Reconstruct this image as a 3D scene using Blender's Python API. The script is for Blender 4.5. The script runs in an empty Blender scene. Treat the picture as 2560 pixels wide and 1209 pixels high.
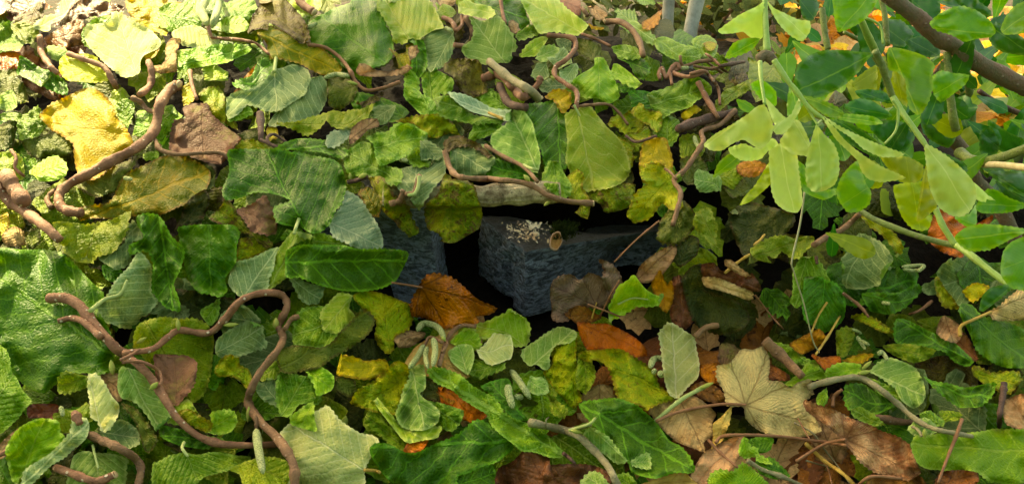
import bpy, math, random
import numpy as np
from mathutils import Vector, Matrix
from mathutils.geometry import delaunay_2d_cdt
random.seed(7)
RNG = np.random.default_rng(7)
SC = bpy.context.scene
COL = SC.collection
rad = math.radians

# ------------------------------------------------------------------ camera
CAM_H, PITCH, F = 0.50, rad(28), 1971.0          # metres, down-tilt, focal length in pixels of a 2560 wide frame
cam_d = bpy.data.cameras.new('camera'); cam_d.sensor_width = 36; cam_d.lens = 36*F/2560
cam_d.clip_start = 0.02; cam_d.clip_end = 400
cam = bpy.data.objects.new('camera', cam_d); COL.objects.link(cam)
cam.location = (0, 0, CAM_H); cam.rotation_euler = (rad(90)-PITCH, 0, 0)
SC.camera = cam
CAM = np.array([0, 0, CAM_H])
FWD = np.array([0, math.cos(PITCH), -math.sin(PITCH)]); UP = np.array([0, math.sin(PITCH), math.cos(PITCH)]); RT = np.array([1., 0, 0])

# ------------------------------------------------------------------ sky and sun
SUN_EL = rad(42); SUN_AZ = math.atan2(-0.60, 0.80)          # behind the pile, to the left
SDIR = np.array([math.sin(SUN_AZ)*math.cos(SUN_EL), math.cos(SUN_AZ)*math.cos(SUN_EL), math.sin(SUN_EL)])
w = bpy.data.worlds.new('World'); SC.world = w; w.use_nodes = True
nt = w.node_tree; bg = nt.nodes['Background']
sky = nt.nodes.new('ShaderNodeTexSky'); sky.sky_type = 'NISHITA'; sky.sun_disc = False
sky.sun_elevation = SUN_EL; sky.sun_rotation = SUN_AZ; sky.air_density = 1.0; sky.dust_density = 3.0; sky.ozone_density = 0.6
tint = nt.nodes.new('ShaderNodeMix'); tint.data_type = 'RGBA'; tint.blend_type = 'MULTIPLY'; tint.inputs[0].default_value = 1   # the camera's white balance for shade
nt.links.new(sky.outputs[0], tint.inputs[6]); tint.inputs[7].default_value = (1.0, .83, .50, 1)
nt.links.new(tint.outputs[2], bg.inputs[0]); bg.inputs[1].default_value = 0.15
sl = bpy.data.lights.new('sun', 'SUN'); sl.energy = 3.2; sl.angle = rad(0.9); sl.color = (1, .85, .46)
so = bpy.data.objects.new('sun', sl); COL.objects.link(so)
so.rotation_euler = Vector(SDIR).to_track_quat('Z', 'Y').to_euler()
SC.view_settings.view_transform = 'Standard'; SC.view_settings.look = 'None'; SC.view_settings.gamma = 1
SC.view_settings.exposure = 2.3
SC.cycles.max_bounces = 6; SC.cycles.diffuse_bounces = 3; SC.cycles.transmission_bounces = 3

# ------------------------------------------------------------------ helpers
def tag(o, label=None, cat=None, group=None, kind=None):
    if label: o['label'] = label
    if cat: o['category'] = cat
    if group: o['group'] = group
    if kind: o['kind'] = kind
    return o
def link(name, verts, faces, mat=None, parent=None, loc=None, uv=None, smooth=True, mats=None, mi=None, rim=None):
    verts = np.asarray(verts, dtype=float)
    wl = np.zeros(3)
    if loc is None: loc = verts.mean(axis=0)
    base = np.array(loc, dtype=float)
    me = bpy.data.meshes.new(name)
    me.from_pydata((verts-base).tolist(), [], faces)
    if uv is not None:
        lay = me.uv_layers.new(name='UVMap')
        idx = np.empty(len(me.loops), dtype=np.int32); me.loops.foreach_get('vertex_index', idx)
        lay.data.foreach_set('uv', np.asarray(uv, dtype=np.float32)[idx].ravel())
    if rim is not None:
        at = me.attributes.new('rim', 'FLOAT', 'POINT'); at.data.foreach_set('value', np.asarray(rim, dtype=np.float32))
    for m in (mats or ([mat] if mat else [])): me.materials.append(m)
    if mi is not None: me.polygons.foreach_set('material_index', mi)
    if smooth: me.polygons.foreach_set('use_smooth', [True]*len(me.polygons))
    o = bpy.data.objects.new(name, me); COL.objects.link(o)
    if parent is not None:
        o.parent = parent; o.location = base - np.array(parent.location)
    else: o.location = base
    return o
def empty(name, loc):
    o = bpy.data.objects.new(name, None); COL.objects.link(o); o.location = loc; o.empty_display_size = .02
    return o
def s2l(c):
    return tuple(((x/255)/12.92 if x/255 <= .04045 else ((x/255+.055)/1.055)**2.4) for x in c)
def pts(s):
    return np.array([[float(a) for a in p.split(',')] for p in s.split()])
def ray(px, py):
    px = np.asarray(px, float); py = np.asarray(py, float)
    return FWD + ((px-1280)/F)[..., None]*RT + ((604.5-py)/F)[..., None]*UP
def world(px, py, z):
    return CAM + np.asarray(z, float)[..., None]*ray(px, py)
def waves(p, k, n, seed):
    """smooth pseudo noise: n sine waves of wavenumber about k (rad per unit)"""
    r = np.random.default_rng(seed); out = np.zeros(len(p))
    for i in range(n):
        a = r.uniform(0, 2*math.pi); kk = k*r.uniform(.6, 1.5); ph = r.uniform(0, 6.28)
        out += np.sin(kk*(p[:, 0]*math.cos(a)+p[:, 1]*math.sin(a))+ph+1.2*np.sin(.6*kk*(p[:, 1]*math.cos(a)-p[:, 0]*math.sin(a))+ph*2))
    return out/n**.5
def ridges(p, k, n, seed):
    r = np.random.default_rng(seed); out = np.zeros(len(p))
    for i in range(n):
        a = r.uniform(0, 2*math.pi); kk = k*r.uniform(.6, 1.6); ph = r.uniform(0, 6.28)
        s = np.sin(kk*(p[:, 0]*math.cos(a)+p[:, 1]*math.sin(a))+ph+1.5*np.sin(.5*kk*(p[:, 1]*math.cos(a)-p[:, 0]*math.sin(a))+ph*3))
        out += 1-2*np.abs(s)**.75
    return out/n**.5

# ------------------------------------------------------------------ the pile: one height field in metres
XS = np.array([-1.6, -.9, -.45, -.16, -.10, .18, .30, .42, .62, .85, 1.3, 2.2])
YS = np.array([-.5, .30, .45, .60, .695, .715, .80, .90, 1.0, 1.15, 1.30, 1.5, 1.8, 2.3])
HT = np.array([
 [0, 0, .03, .07, .10, .105, .12, .15, .17, .20, .20, .16, .05, 0],
 [0, 0, .05, .09, .13, .135, .15, .18, .21, .26, .28, .26, .10, 0],
 [0, 0, .05, .09, .13, .135, .15, .18, .21, .25, .28, .27, .12, 0],
 [0, 0, .02, .05, .09, .13, .14, .16, .19, .24, .27, .27, .12, 0],
 [0, 0, .01, .03, .03, .13, .14, .16, .19, .24, .27, .27, .12, 0],
 [0, 0, .00, .02, .02, .12, .135, .16, .19, .23, .25, .24, .10, 0],
 [0, 0, .00, .01, .02, .07, .11, .15, .18, .21, .22, .18, .05, 0],
 [0, 0, .00, .01, .02, .04, .07, .12, .15, .175, .16, .10, .02, 0],
 [0, 0, .00, .01, .02, .03, .05, .09, .12, .13, .10, .03, 0, 0],
 [0, 0, .00, .01, .02, .03, .04, .07, .09, .08, .03, 0, 0, 0],
 [0, 0, .00, .01, .02, .02, .03, .04, .04, .02, 0, 0, 0, 0],
 [0]*14])
def Hroof(x, y):
    xi = np.clip(np.searchsorted(XS, x)-1, 0, len(XS)-2); yi = np.clip(np.searchsorted(YS, y)-1, 0, len(YS)-2)
    u = np.clip((x-XS[xi])/(XS[xi+1]-XS[xi]), 0, 1); v = np.clip((y-YS[yi])/(YS[yi+1]-YS[yi]), 0, 1)
    u = u*u*(3-2*u)
    a = HT[xi, yi]*(1-u)+HT[xi+1, yi]*u; b = HT[xi, yi+1]*(1-u)+HT[xi+1, yi+1]*u
    return a*(1-v)+b*v
# depth of that surface seen along each ray
CELL, PAD = 6, 240
NX, NY = (2560+2*PAD)//CELL, (1209+2*PAD)//CELL
gx, gy = np.meshgrid(np.arange(NX)*CELL-PAD, np.arange(NY)*CELL-PAD)
R = ray(gx, gy); D0 = np.full(gx.shape, np.nan); z = .25
while z < 6:
    P = CAM+z*R
    hit = np.isnan(D0) & (P[..., 2] <= Hroof(P[..., 0], P[..., 1])); D0[hit] = z
    z += .004 if z < 2.2 else .02
D0[np.isnan(D0)] = 6
D0 = np.minimum(D0, 3.0)
def blur(a, r, n):
    for _ in range(n):
        for ax in (0, 1):
            p = np.pad(a, [(r, r) if i == ax else (0, 0) for i in (0, 1)], mode='edge')
            c = np.cumsum(p, axis=ax); c = np.concatenate([np.zeros_like(np.take(c, [0], axis=ax)), c], axis=ax)
            n_ = a.shape[ax]
            a = (np.take(c, range(2*r+1, 2*r+1+n_), axis=ax)-np.take(c, range(0, n_), axis=ax))/(2*r+1)
    return a
DS = blur(D0, 5, 2)
BUF = np.full(D0.shape, 9.0); IDB = np.full(D0.shape, -1)
def sample(A, px, py):
    x = np.clip((np.asarray(px, float)+PAD)/CELL, 0, NX-1.001); y = np.clip((np.asarray(py, float)+PAD)/CELL, 0, NY-1.001)
    i = x.astype(int); j = y.astype(int); u = x-i; v = y-j
    return (A[j, i]*(1-u)+A[j, i+1]*u)*(1-v)+(A[j+1, i]*(1-u)+A[j+1, i+1]*u)*v
def samplemin(px, py):
    x = np.clip((np.asarray(px, float)+PAD)/CELL, 0, NX-1.001); y = np.clip((np.asarray(py, float)+PAD)/CELL, 0, NY-1.001)
    i = x.astype(int); j = y.astype(int)
    return np.minimum(np.minimum(BUF[j, i], BUF[j, i+1]), np.minimum(BUF[j+1, i], BUF[j+1, i+1]))
def stamp(px, py, z, ident):
    i = np.clip(np.round((px+PAD)/CELL).astype(int), 0, NX-2); j = np.clip(np.round((py+PAD)/CELL).astype(int), 0, NY-2)
    o = np.argsort(-z)
    for di, dj in ((0, 0),):
        I = i[o]+di; J = j[o]+dj
        m = z[o] < BUF[J, I]
        BUF[J[m], I[m]] = z[o][m]; IDB[J[m], I[m]] = ident

# ------------------------------------------------------------------ materials
def mnew(name):
    m = bpy.data.materials.new(name); m.use_nodes = True
    nt = m.node_tree; nt.nodes.clear()
    out = nt.nodes.new('ShaderNodeOutputMaterial')
    return m, nt, out
class N:
    def __init__(s, nt): s.nt = nt
    def n(s, t, **k):
        x = s.nt.nodes.new(t)
        for a, b in k.items(): setattr(x, a, b)
        return x
    def l(s, a, b): s.nt.links.new(a, b)
    def put(s, sock, v):
        if isinstance(v, bpy.types.NodeSocket): s.l(v, sock)
        elif isinstance(v, tuple) and len(v) == 3 and sock.type == 'RGBA': sock.default_value = (*v, 1)
        else: sock.default_value = v
    def m(s, op, a, b=0.0, c=None, clamp=False):
        x = s.n('ShaderNodeMath', operation=op, use_clamp=clamp); s.put(x.inputs[0], a); s.put(x.inputs[1], b)
        if c is not None: s.put(x.inputs[2], c)
        return x.outputs[0]
    def ramp(s, v, lo, hi, a=0.0, b=1.0):
        x = s.n('ShaderNodeMapRange', interpolation_type='SMOOTHSTEP'); s.put(x.inputs[0], v)
        for i, q in enumerate((lo, hi, a, b)): s.put(x.inputs[i+1], q)
        return x.outputs[0]
    def mix(s, f, a, b, mode='MIX'):
        x = s.n('ShaderNodeMix', data_type='RGBA', blend_type=mode); s.put(x.inputs[0], f); s.put(x.inputs[6], a); s.put(x.inputs[7], b)
        return x.outputs[2]
    def noise(s, vec, scale, detail=3, rough=.55, w=None, dist=0.0):
        x = s.n('ShaderNodeTexNoise', noise_dimensions='4D' if w is not None else '3D')
        s.l(vec, x.inputs['Vector']); s.put(x.inputs['Scale'], scale); s.put(x.inputs['Detail'], detail); s.put(x.inputs['Roughness'], rough)
        s.put(x.inputs['Distortion'], dist)
        if w is not None: s.put(x.inputs['W'], w)
        return x.outputs[0]
    def voro(s, vec, scale, feature='F1'):
        x = s.n('ShaderNodeTexVoronoi', feature=feature); s.l(vec, x.inputs['Vector']); s.put(x.inputs['Scale'], scale)
        return x.outputs['Distance']

def leafmat(name, A, B, V, S=(70, 45, 25), mixc=.5, spot=.2, rough=.5, vein=.6, trans=.28, bump=1.0, palm=False, shrub=False, spec=.4, back=None, rim=None):
    """A, B: two blade colours in blotches; V: vein colour; S: colour of brown decay spots"""
    if back is None: back = tuple(A[i]*.25+(142, 156, 104)[i]*.8 for i in range(3)) if A[1] > A[0]*.95 else tuple(min(255, x*1.12) for x in A)
    rimc = s2l(rim or (tuple(min(255, V[i]*1.05) for i in range(3)) if spot < .25 else S))
    m, nt, out = mnew(name); g = N(nt)
    tc = g.n('ShaderNodeTexCoord'); oi = g.n('ShaderNodeObjectInfo'); rnd = oi.outputs['Random']
    W = g.m('MULTIPLY', rnd, 37.0)
    ob = tc.outputs['Object']
    sp = g.n('ShaderNodeSeparateXYZ'); g.l(tc.outputs['UV'], sp.inputs[0]); u = sp.outputs[0]; v = sp.outputs[1]
    wob = g.m('MULTIPLY', g.m('SUBTRACT', g.noise(ob, 40, 3, .55, W), .5), .16)
    if palm:
        ang = g.m('ADD', g.m('ARCTAN2', v, u), g.m('MULTIPLY', wob, 2.0))
        rr = g.m('SQRT', g.m('ADD', g.m('MULTIPLY', u, u), g.m('MULTIPLY', v, v)))
        fr = g.m('ABSOLUTE', g.m('SUBTRACT', g.m('FRACT', g.m('ADD', g.m('MULTIPLY', ang, 1/.72), .5)), .5))
        lin = g.m('MULTIPLY', g.m('MULTIPLY', fr, .72), rr)
        mid = g.ramp(lin, .006, .016, 1, 0)
        ph = g.m('ADD', g.m('MULTIPLY', rr, 8.5), g.m('MULTIPLY', fr, -7.0))
    else:
        av = g.m('ABSOLUTE', g.m('ADD', v, g.m('MULTIPLY', wob, .6)))
        mid = g.ramp(av, .004 if shrub else .006, .013 if shrub else .017, 1, 0)
        ph = g.m('MULTIPLY', g.m('ADD', g.m('SUBTRACT', u, g.m('MULTIPLY', av, .95)), wob), 9.0 if shrub else g.m('ADD', 5.2, g.m('MULTIPLY', rnd, 2.2)))
    fr2 = g.m('ABSOLUTE', g.m('SUBTRACT', g.m('FRACT', ph), .5))     # .5 on a side vein, 0 between veins
    side = g.ramp(fr2, .43, .485, 0, 1)
    net = g.voro(ob, 260 if not shrub else 420, 'DISTANCE_TO_EDGE')
    netm = g.ramp(net, .02, .12, 1, 0)
    veins = g.m('MAXIMUM', mid, g.m('MAXIMUM', g.m('MULTIPLY', side, .85 if not shrub else .18), g.m('MULTIPLY', netm, .22 if not shrub else .05)))
    n1 = g.noise(ob, 26, 5, .6, W, .6)
    n2 = g.noise(ob, 150, 4, .65, W)
    blot = g.ramp(g.m('ADD', g.m('ADD', n1, g.m('MULTIPLY', g.m('SUBTRACT', n2, .5), .5)), g.m('MULTIPLY', g.m('SUBTRACT', rnd, .5), .14)), .56-mixc*.28, .82-mixc*.28)
    col = g.mix(blot, s2l(A), s2l(B))
    col = g.mix(g.ramp(n2, .4, .75, 0, .22), col, tuple(x*.5 for x in s2l(A)))
    if spot > 0:
        n3 = g.noise(ob, 60, 6, .7, g.m('ADD', W, 5.0), 1.0)
        n4 = g.noise(ob, 480, 3, .6, g.m('ADD', W, 9.0))
        sm = g.m('MAXIMUM', g.ramp(n3, .72-.26*spot, .77-.22*spot), g.m('MULTIPLY', g.ramp(n4, .70-.08*spot, .74-.08*spot), min(1, spot*2)))
        col = g.mix(g.m('MULTIPLY', sm, .85), col, s2l(S))
    col = g.mix(g.m('MULTIPLY', veins, vein), col, s2l(V))
    # thin discoloured margin of the blade, wider where it has dried
    at = g.n('ShaderNodeAttribute', attribute_name='rim'); rv = g.m('ADD', at.outputs['Fac'], g.m('MULTIPLY', g.m('SUBTRACT', n2, .5), 1.6))
    col = g.mix(g.m('MULTIPLY', g.ramp(rv, .25, .9, 0, 1), .55 if not shrub else .35), col, rimc)
    geo = g.n('ShaderNodeNewGeometry')
    col = g.mix(g.m('MULTIPLY', geo.outputs['Backfacing'], .8), col, s2l(back))
    hsv = g.n('ShaderNodeHueSaturation'); g.l(col, hsv.inputs['Color'])
    g.l(g.m('ADD', .488, g.m('MULTIPLY', rnd, .024)), hsv.inputs['Hue']); g.l(g.m('ADD', .88, g.m('MULTIPLY', g.m('FRACT', g.m('MULTIPLY', rnd, 7.3)), .4)), hsv.inputs['Value'])
    hsv.inputs['Saturation'].default_value = 1.09
    col = hsv.outputs[0]
    # relief: quilted between side veins, wrinkled finely
    q = g.m('MULTIPLY', g.ramp(fr2, .05, .5, 1, 0), .30 if not shrub else .12)
    hgt = g.m('ADD', g.m('ADD', q, g.m('MULTIPLY', g.noise(ob, 120, 3, .5, W, .5), .38 if not shrub else .15)), g.m('MULTIPLY', g.ramp(net, 0, .35), .28 if not shrub else .05))
    hgt = g.m('SUBTRACT', hgt, g.m('MULTIPLY', mid, -.5 if vein > .7 else .5))
    bp = g.n('ShaderNodeBump'); bp.inputs['Strength'].default_value = min(1, .75*bump); bp.inputs['Distance'].default_value = .0022*bump; g.l(hgt, bp.inputs['Height'])
    pb = g.n('ShaderNodeBsdfPrincipled'); g.l(col, pb.inputs['Base Color']); pb.inputs['Specular IOR Level'].default_value = spec*(.5 if not shrub else 1)
    g.l(g.m('ADD', rough-.08, g.m('MULTIPLY', n1, .2)), pb.inputs['Roughness']); g.l(bp.outputs[0], pb.inputs['Normal'])
    tr = g.n('ShaderNodeBsdfTranslucent'); g.l(g.mix(.5, col, g.mix(1.0, col, (1.0, .92, .35), 'MULTIPLY')), tr.inputs[0]); g.l(bp.outputs[0], tr.inputs['Normal'])
    ms = g.n('ShaderNodeMixShader'); ms.inputs[0].default_value = trans; g.l(pb.outputs[0], ms.inputs[1]); g.l(tr.outputs[0], ms.inputs[2])
    g.l(ms.outputs[0], out.inputs[0])
    return m
PAL = {}   # key: (args, colour words for the label, kind)
def P(k, words, kind, *a, **kw): PAL[k] = (words, kind, a, kw)
HZ, MP, FL = 'hazel_leaf', 'maple_leaf', 'fallen_leaf'
P('dg', 'dark green', HZ, (66,104,34), (94,128,40), (112,164,60), mixc=.4, spot=.05, rough=.40, vein=.85, bump=1.05, spec=.38)
P('db', 'deep green', HZ, (62,104,28), (98,134,34), (116,156,56), mixc=.5, spot=.1, rough=.42, vein=.8, bump=.95, spec=.38)
P('mg', 'mid green', HZ, (98,138,38), (136,164,48), (158,188,92), mixc=.5, spot=.08, rough=.44, vein=.78, bump=1.5, spec=.38)
P('bg', 'fresh green', HZ, (118,160,42), (150,178,54), (168,196,92), mixc=.5, spot=.05, rough=.48, vein=.5)
P('lg', 'light green', HZ, (140,168,54), (164,176,62), (192,200,112), mixc=.5, spot=.14, rough=.5, vein=.55)
P('yg', 'yellow-green', HZ, (132,156,30), (176,172,32), (186,190,72), mixc=.6, spot=.45, rough=.5, vein=.45, bump=1.4, S=(110,70,30))
P('ye', 'yellow', HZ, (208,182,34), (170,158,36), (226,208,84), mixc=.4, spot=.3, rough=.5, vein=.4, S=(140,80,30))
P('yy', 'bright yellow-green', HZ, (188,200,30), (208,206,50), (214,216,100), mixc=.5, spot=.05, vein=.35)
P('oy', 'olive and yellow', HZ, (110,122,36), (168,148,32), (198,170,40), mixc=.5, spot=.3, vein=.55, bump=1.3, S=(120,70,36))
P('ol', 'dull olive', HZ, (84,96,34), (108,116,42), (130,138,66), mixc=.5, spot=.3, vein=.4, bump=1.3)
P('od', 'dark olive', HZ, (54,64,26), (82,84,34), (104,104,56), mixc=.5, spot=.4, vein=.35, bump=1.4)
P('og', 'olive green', HZ, (112,138,38), (146,158,48), (156,164,72), mixc=.5, spot=.2, vein=.45, bump=1.4)
P('mt', 'mottled green and brown', HZ, (110,138,36), (160,158,36), (170,172,70), mixc=.6, spot=.85, vein=.4, bump=1.6, S=(98,70,42))
P('ob', 'brown-tinged olive', HZ, (92,84,34), (118,112,40), (130,120,60), mixc=.5, spot=.8, vein=.3, bump=1.6, S=(62,44,26))
P('pl', 'pale green', HZ, (172,180,110), (186,186,112), (212,212,160), mixc=.5, spot=.12, vein=.7, rough=.65, S=(150,120,80))
P('py', 'cream green', HZ, (196,204,124), (208,204,110), (226,226,170), mixc=.4, spot=.08, vein=.7, rough=.62, S=(170,140,80))
P('gu', 'grey-green', HZ, (126,150,98), (140,158,92), (196,206,150), mixc=.5, spot=.04, vein=.9, rough=.65, S=(100,90,60), back=(92,132,52))
P('gg', 'dusky grey-green', HZ, (98,122,72), (112,128,68), (160,172,118), mixc=.5, spot=.12, vein=.8, rough=.65, back=(92,132,52))
P('gb', 'silvery green', HZ, (132,158,122), (148,168,128), (196,208,168), mixc=.5, spot=.02, vein=.8, rough=.62, back=(92,132,52))
P('gl', 'soft green', HZ, (124,158,74), (142,168,80), (186,202,128), mixc=.5, spot=.06, vein=.8, rough=.6, back=(92,132,52))
P('pb', 'purplish brown', HZ, (122,92,70), (134,132,62), (150,116,84), mixc=.45, spot=.4, vein=.3, rough=.6, S=(84,52,44))
P('tn', 'pale tan', FL, (206,172,126), (186,142,96), (176,128,84), mixc=.5, spot=.3, vein=.4, rough=.7, trans=.2)
P('ty', 'pale yellow', FL, (214,186,112), (200,166,96), (180,140,80), mixc=.5, spot=.2, vein=.35, rough=.65, trans=.25)
P('tm', 'straw-coloured', MP, (200,180,124), (182,162,112), (122,98,60), mixc=.5, spot=.5, vein=.6, rough=.7, trans=.15, palm=True, S=(112,96,70))
P('tb', 'brown and tan', MP, (210,172,126), (160,112,76), (116,76,50), mixc=.7, spot=.35, vein=.5, rough=.42, trans=.12, palm=True)
P('om', 'wet orange', MP, (180,108,36), (140,78,28), (78,40,18), mixc=.5, spot=.6, vein=.6, rough=.3, trans=.1, palm=True, S=(58,24,12))
P('or', 'orange', FL, (206,128,44), (178,100,36), (150,80,30), mixc=.5, spot=.6, vein=.35, rough=.35, trans=.2, S=(90,34,16))
P('o2', 'orange-brown', FL, (150,102,56), (116,80,48), (100,56,26), mixc=.5, spot=.6, vein=.3, rough=.45, trans=.15, S=(60,30,16))
P('yo', 'amber yellow', FL, (206,148,36), (186,120,34), (160,100,30), mixc=.5, spot=.3, vein=.3, rough=.5, trans=.25)
P('rb', 'red-brown', FL, (116,76,50), (88,58,40), (80,40,26), mixc=.5, spot=.4, vein=.3, rough=.4, trans=.12, S=(48,24,16))
P('gr', 'grey-brown', MP, (122,104,84), (96,78,62), (82,60,46), mixc=.5, spot=.3, vein=.5, rough=.6, trans=.1, palm=True)
P('br', 'dull brown', FL, (184,152,108), (150,114,76), (94,66,42), mixc=.5, spot=.5, vein=.5, rough=.55, trans=.12, S=(60,40,26))
P('pk', 'pinkish brown', FL, (176,128,98), (150,104,78), (120,80,60), mixc=.5, spot=.2, vein=.6, rough=.6)
P('sl', 'pale lime', 'leaf', (172,200,100), (184,208,112), (204,220,140), mixc=.5, spot=0, vein=.5, rough=.42, trans=.30, bump=.35, shrub=True, spec=.5)
P('sm', 'mid green', 'leaf', (96,150,38), (116,166,46), (160,192,76), mixc=.5, spot=0, vein=.6, rough=.3, trans=.34, bump=.35, shrub=True, spec=.5)
P('sd', 'dark green', 'leaf', (46,96,30), (58,112,32), (110,150,60), mixc=.5, spot=0, vein=.5, rough=.28, trans=.25, bump=.35, shrub=True, spec=.5)
P('sg', 'olive green', 'leaf', (128,150,36), (140,158,40), (170,184,70), mixc=.5, spot=.05, vein=.5, rough=.4, trans=.34, bump=.35, shrub=True)
MC = {}
def M(k):
    if k not in MC:
        wd, kd, a, kw = PAL[k]; MC[k] = leafmat('leaf_'+wd.replace(' ', '_').replace('-', '_'), *a, **kw)
    return MC[k]

def barkmat(name, A, B, dots=(190,170,150), dot=.6, rough=.72, bump=1.0, scale=1.0):
    m, nt, out = mnew(name); g = N(nt); tc = g.n('ShaderNodeTexCoord'); ob = tc.outputs['Object']
    oi = g.n('ShaderNodeObjectInfo'); W = g.m('MULTIPLY', oi.outputs['Random'], 31.0)
    n1 = g.noise(ob, 60*scale, 5, .65, W, .4); n2 = g.noise(ob, 500*scale, 3, .6, W)
    col = g.mix(g.ramp(n1, .35, .65), s2l(A), s2l(B)); col = g.mix(g.ramp(n2, .5, .8, 0, .5), col, tuple(x*.4 for x in s2l(A)))
    d = g.voro(ob, 120*scale); dm = g.ramp(d, .13, .20, 1, 0)
    keep = g.ramp(g.noise(ob, 95*scale, 1, .5, W), .42, .5)
    col = g.mix(g.m('MULTIPLY', g.m('MULTIPLY', dm, keep), dot), col, s2l(dots))
    h = g.m('ADD', g.m('MULTIPLY', n1, .6), g.m('ADD', g.m('MULTIPLY', n2, .5), g.m('MULTIPLY', dm, .3)))
    bp = g.n('ShaderNodeBump'); bp.inputs['Strength'].default_value = bump; bp.inputs['Distance'].default_value = .003; g.l(h, bp.inputs['Height'])
    pb = g.n('ShaderNodeBsdfPrincipled'); g.l(col, pb.inputs['Base Color']); pb.inputs['Roughness'].default_value = rough; g.l(bp.outputs[0], pb.inputs['Normal'])
    g.l(pb.outputs[0], out.inputs[0]); return m
BK = {
 'red': barkmat('reddish_bark', (122,80,54), (150,106,74), dots=(215,195,165), dot=1.0),
 'brn': barkmat('brown_bark', (112,80,52), (142,106,70), dot=.4),
 'dark': barkmat('dark_bark', (70,48,38), (98,68,52), dot=.4),
 'gry': barkmat('grey_green_bark', (132,122,86), (150,142,104), dot=.25),
 'stk': barkmat('red_stalk', (122,80,48), (146,102,66), dot=0, bump=.3),
 'yst': barkmat('yellow_stalk', (192,160,66), (170,136,50), dot=0, bump=.3),
 'gst': barkmat('green_stalk', (150,168,88), (168,180,110), dot=0, bump=.2),
 'bud': barkmat('bud_scale', (140,156,58), (172,172,74), dot=0, bump=.4, scale=2),
 'cut': barkmat('cut_wood', (206,180,136), (186,156,112), dot=0, bump=.3),
 'grs': barkmat('dry_grass', (178,182,142), (196,190,160), dot=0, bump=.1),
 'shr': barkmat('green_shrub_bark', (96,112,54), (128,142,62), dots=(150,130,110), dot=.3, rough=.5),
 'shg': barkmat('fresh_shrub_stem', (132,166,66), (150,176,80), dots=(120,90,60), dot=.3, rough=.4, bump=.3),
 'shb': barkmat('brown_shrub_bark', (98,92,64), (118,88,66), dots=(170,150,130), dot=.5, rough=.7, bump=1),
 'pal': barkmat('bare_pale_wood', (206,190,150), (180,170,120), dot=0, bump=.3),
 'bir': barkmat('white_bark', (160,162,150), (112,114,100), dots=(50,48,44), dot=.9, rough=.7, bump=.6, scale=.35),
}
def catmat():
    m, nt, out = mnew('catkin_scales'); g = N(nt); tc = g.n('ShaderNodeTexCoord'); ob = tc.outputs['Object']
    d = g.voro(ob, 900); n = g.noise(ob, 120, 3)
    col = g.mix(g.ramp(d, .25, .75), s2l((190,200,130)), s2l((110,128,64))); col = g.mix(g.ramp(n, .4, .7, 0, .5), col, s2l((186,186,130)))
    bp = g.n('ShaderNodeBump'); bp.inputs['Strength'].default_value = 1; bp.inputs['Distance'].default_value = .001; bp.invert = True; g.l(d, bp.inputs['Height'])
    pb = g.n('ShaderNodeBsdfPrincipled'); g.l(col, pb.inputs['Base Color']); pb.inputs['Roughness'].default_value = .7; g.l(bp.outputs[0], pb.inputs['Normal'])
    g.l(pb.outputs[0], out.inputs[0]); return m
MCAT = catmat()
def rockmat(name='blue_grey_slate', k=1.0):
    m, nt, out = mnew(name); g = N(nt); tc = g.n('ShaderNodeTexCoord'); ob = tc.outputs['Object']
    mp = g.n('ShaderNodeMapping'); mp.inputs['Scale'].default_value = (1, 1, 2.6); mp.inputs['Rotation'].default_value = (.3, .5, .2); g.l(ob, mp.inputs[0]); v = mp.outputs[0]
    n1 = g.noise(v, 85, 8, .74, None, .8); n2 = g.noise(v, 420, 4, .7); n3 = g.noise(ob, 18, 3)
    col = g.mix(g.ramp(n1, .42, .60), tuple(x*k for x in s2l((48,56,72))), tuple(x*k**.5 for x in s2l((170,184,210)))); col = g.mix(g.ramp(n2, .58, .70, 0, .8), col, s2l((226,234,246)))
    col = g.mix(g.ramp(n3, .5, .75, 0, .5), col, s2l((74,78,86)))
    gn = g.n('ShaderNodeNewGeometry'); sx = g.n('ShaderNodeSeparateXYZ'); g.l(gn.outputs['Normal'], sx.inputs[0])      # dark brown tint keyed to the upward face
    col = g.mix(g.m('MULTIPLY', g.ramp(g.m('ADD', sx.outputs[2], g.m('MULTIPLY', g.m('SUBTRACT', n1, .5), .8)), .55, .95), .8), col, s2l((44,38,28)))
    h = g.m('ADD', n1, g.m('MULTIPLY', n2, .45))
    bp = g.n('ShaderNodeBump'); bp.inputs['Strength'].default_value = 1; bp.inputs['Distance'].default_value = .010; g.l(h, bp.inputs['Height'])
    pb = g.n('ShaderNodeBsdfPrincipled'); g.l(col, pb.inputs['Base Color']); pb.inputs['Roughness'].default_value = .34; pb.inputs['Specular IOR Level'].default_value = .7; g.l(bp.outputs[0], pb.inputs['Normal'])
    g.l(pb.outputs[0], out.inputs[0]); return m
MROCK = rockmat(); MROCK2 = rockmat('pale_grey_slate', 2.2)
def soilmat(name, A, B, C_, s=1.0):
    m, nt, out = mnew(name); g = N(nt); tc = g.n('ShaderNodeTexCoord'); ob = tc.outputs['Object']
    n1 = g.noise(ob, 14*s, 6, .7); n2 = g.noise(ob, 160*s, 4, .7); d = g.voro(ob, 60*s)
    col = g.mix(g.ramp(n2, .4, .65), s2l(A), s2l(B)); col = g.mix(g.ramp(n1, .5, .65, 0, .8), col, s2l(C_))
    bp = g.n('ShaderNodeBump'); bp.inputs['Strength'].default_value = 1; bp.inputs['Distance'].default_value = .006; g.l(g.m('ADD', n2, g.m('MULTIPLY', d, .5)), bp.inputs['Height'])
    pb = g.n('ShaderNodeBsdfPrincipled'); g.l(col, pb.inputs['Base Color']); pb.inputs['Roughness'].default_value = .9; pb.inputs['Specular IOR Level'].default_value = .12; g.l(bp.outputs[0], pb.inputs['Normal'])
    g.l(pb.outputs[0], out.inputs[0]); return m
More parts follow.
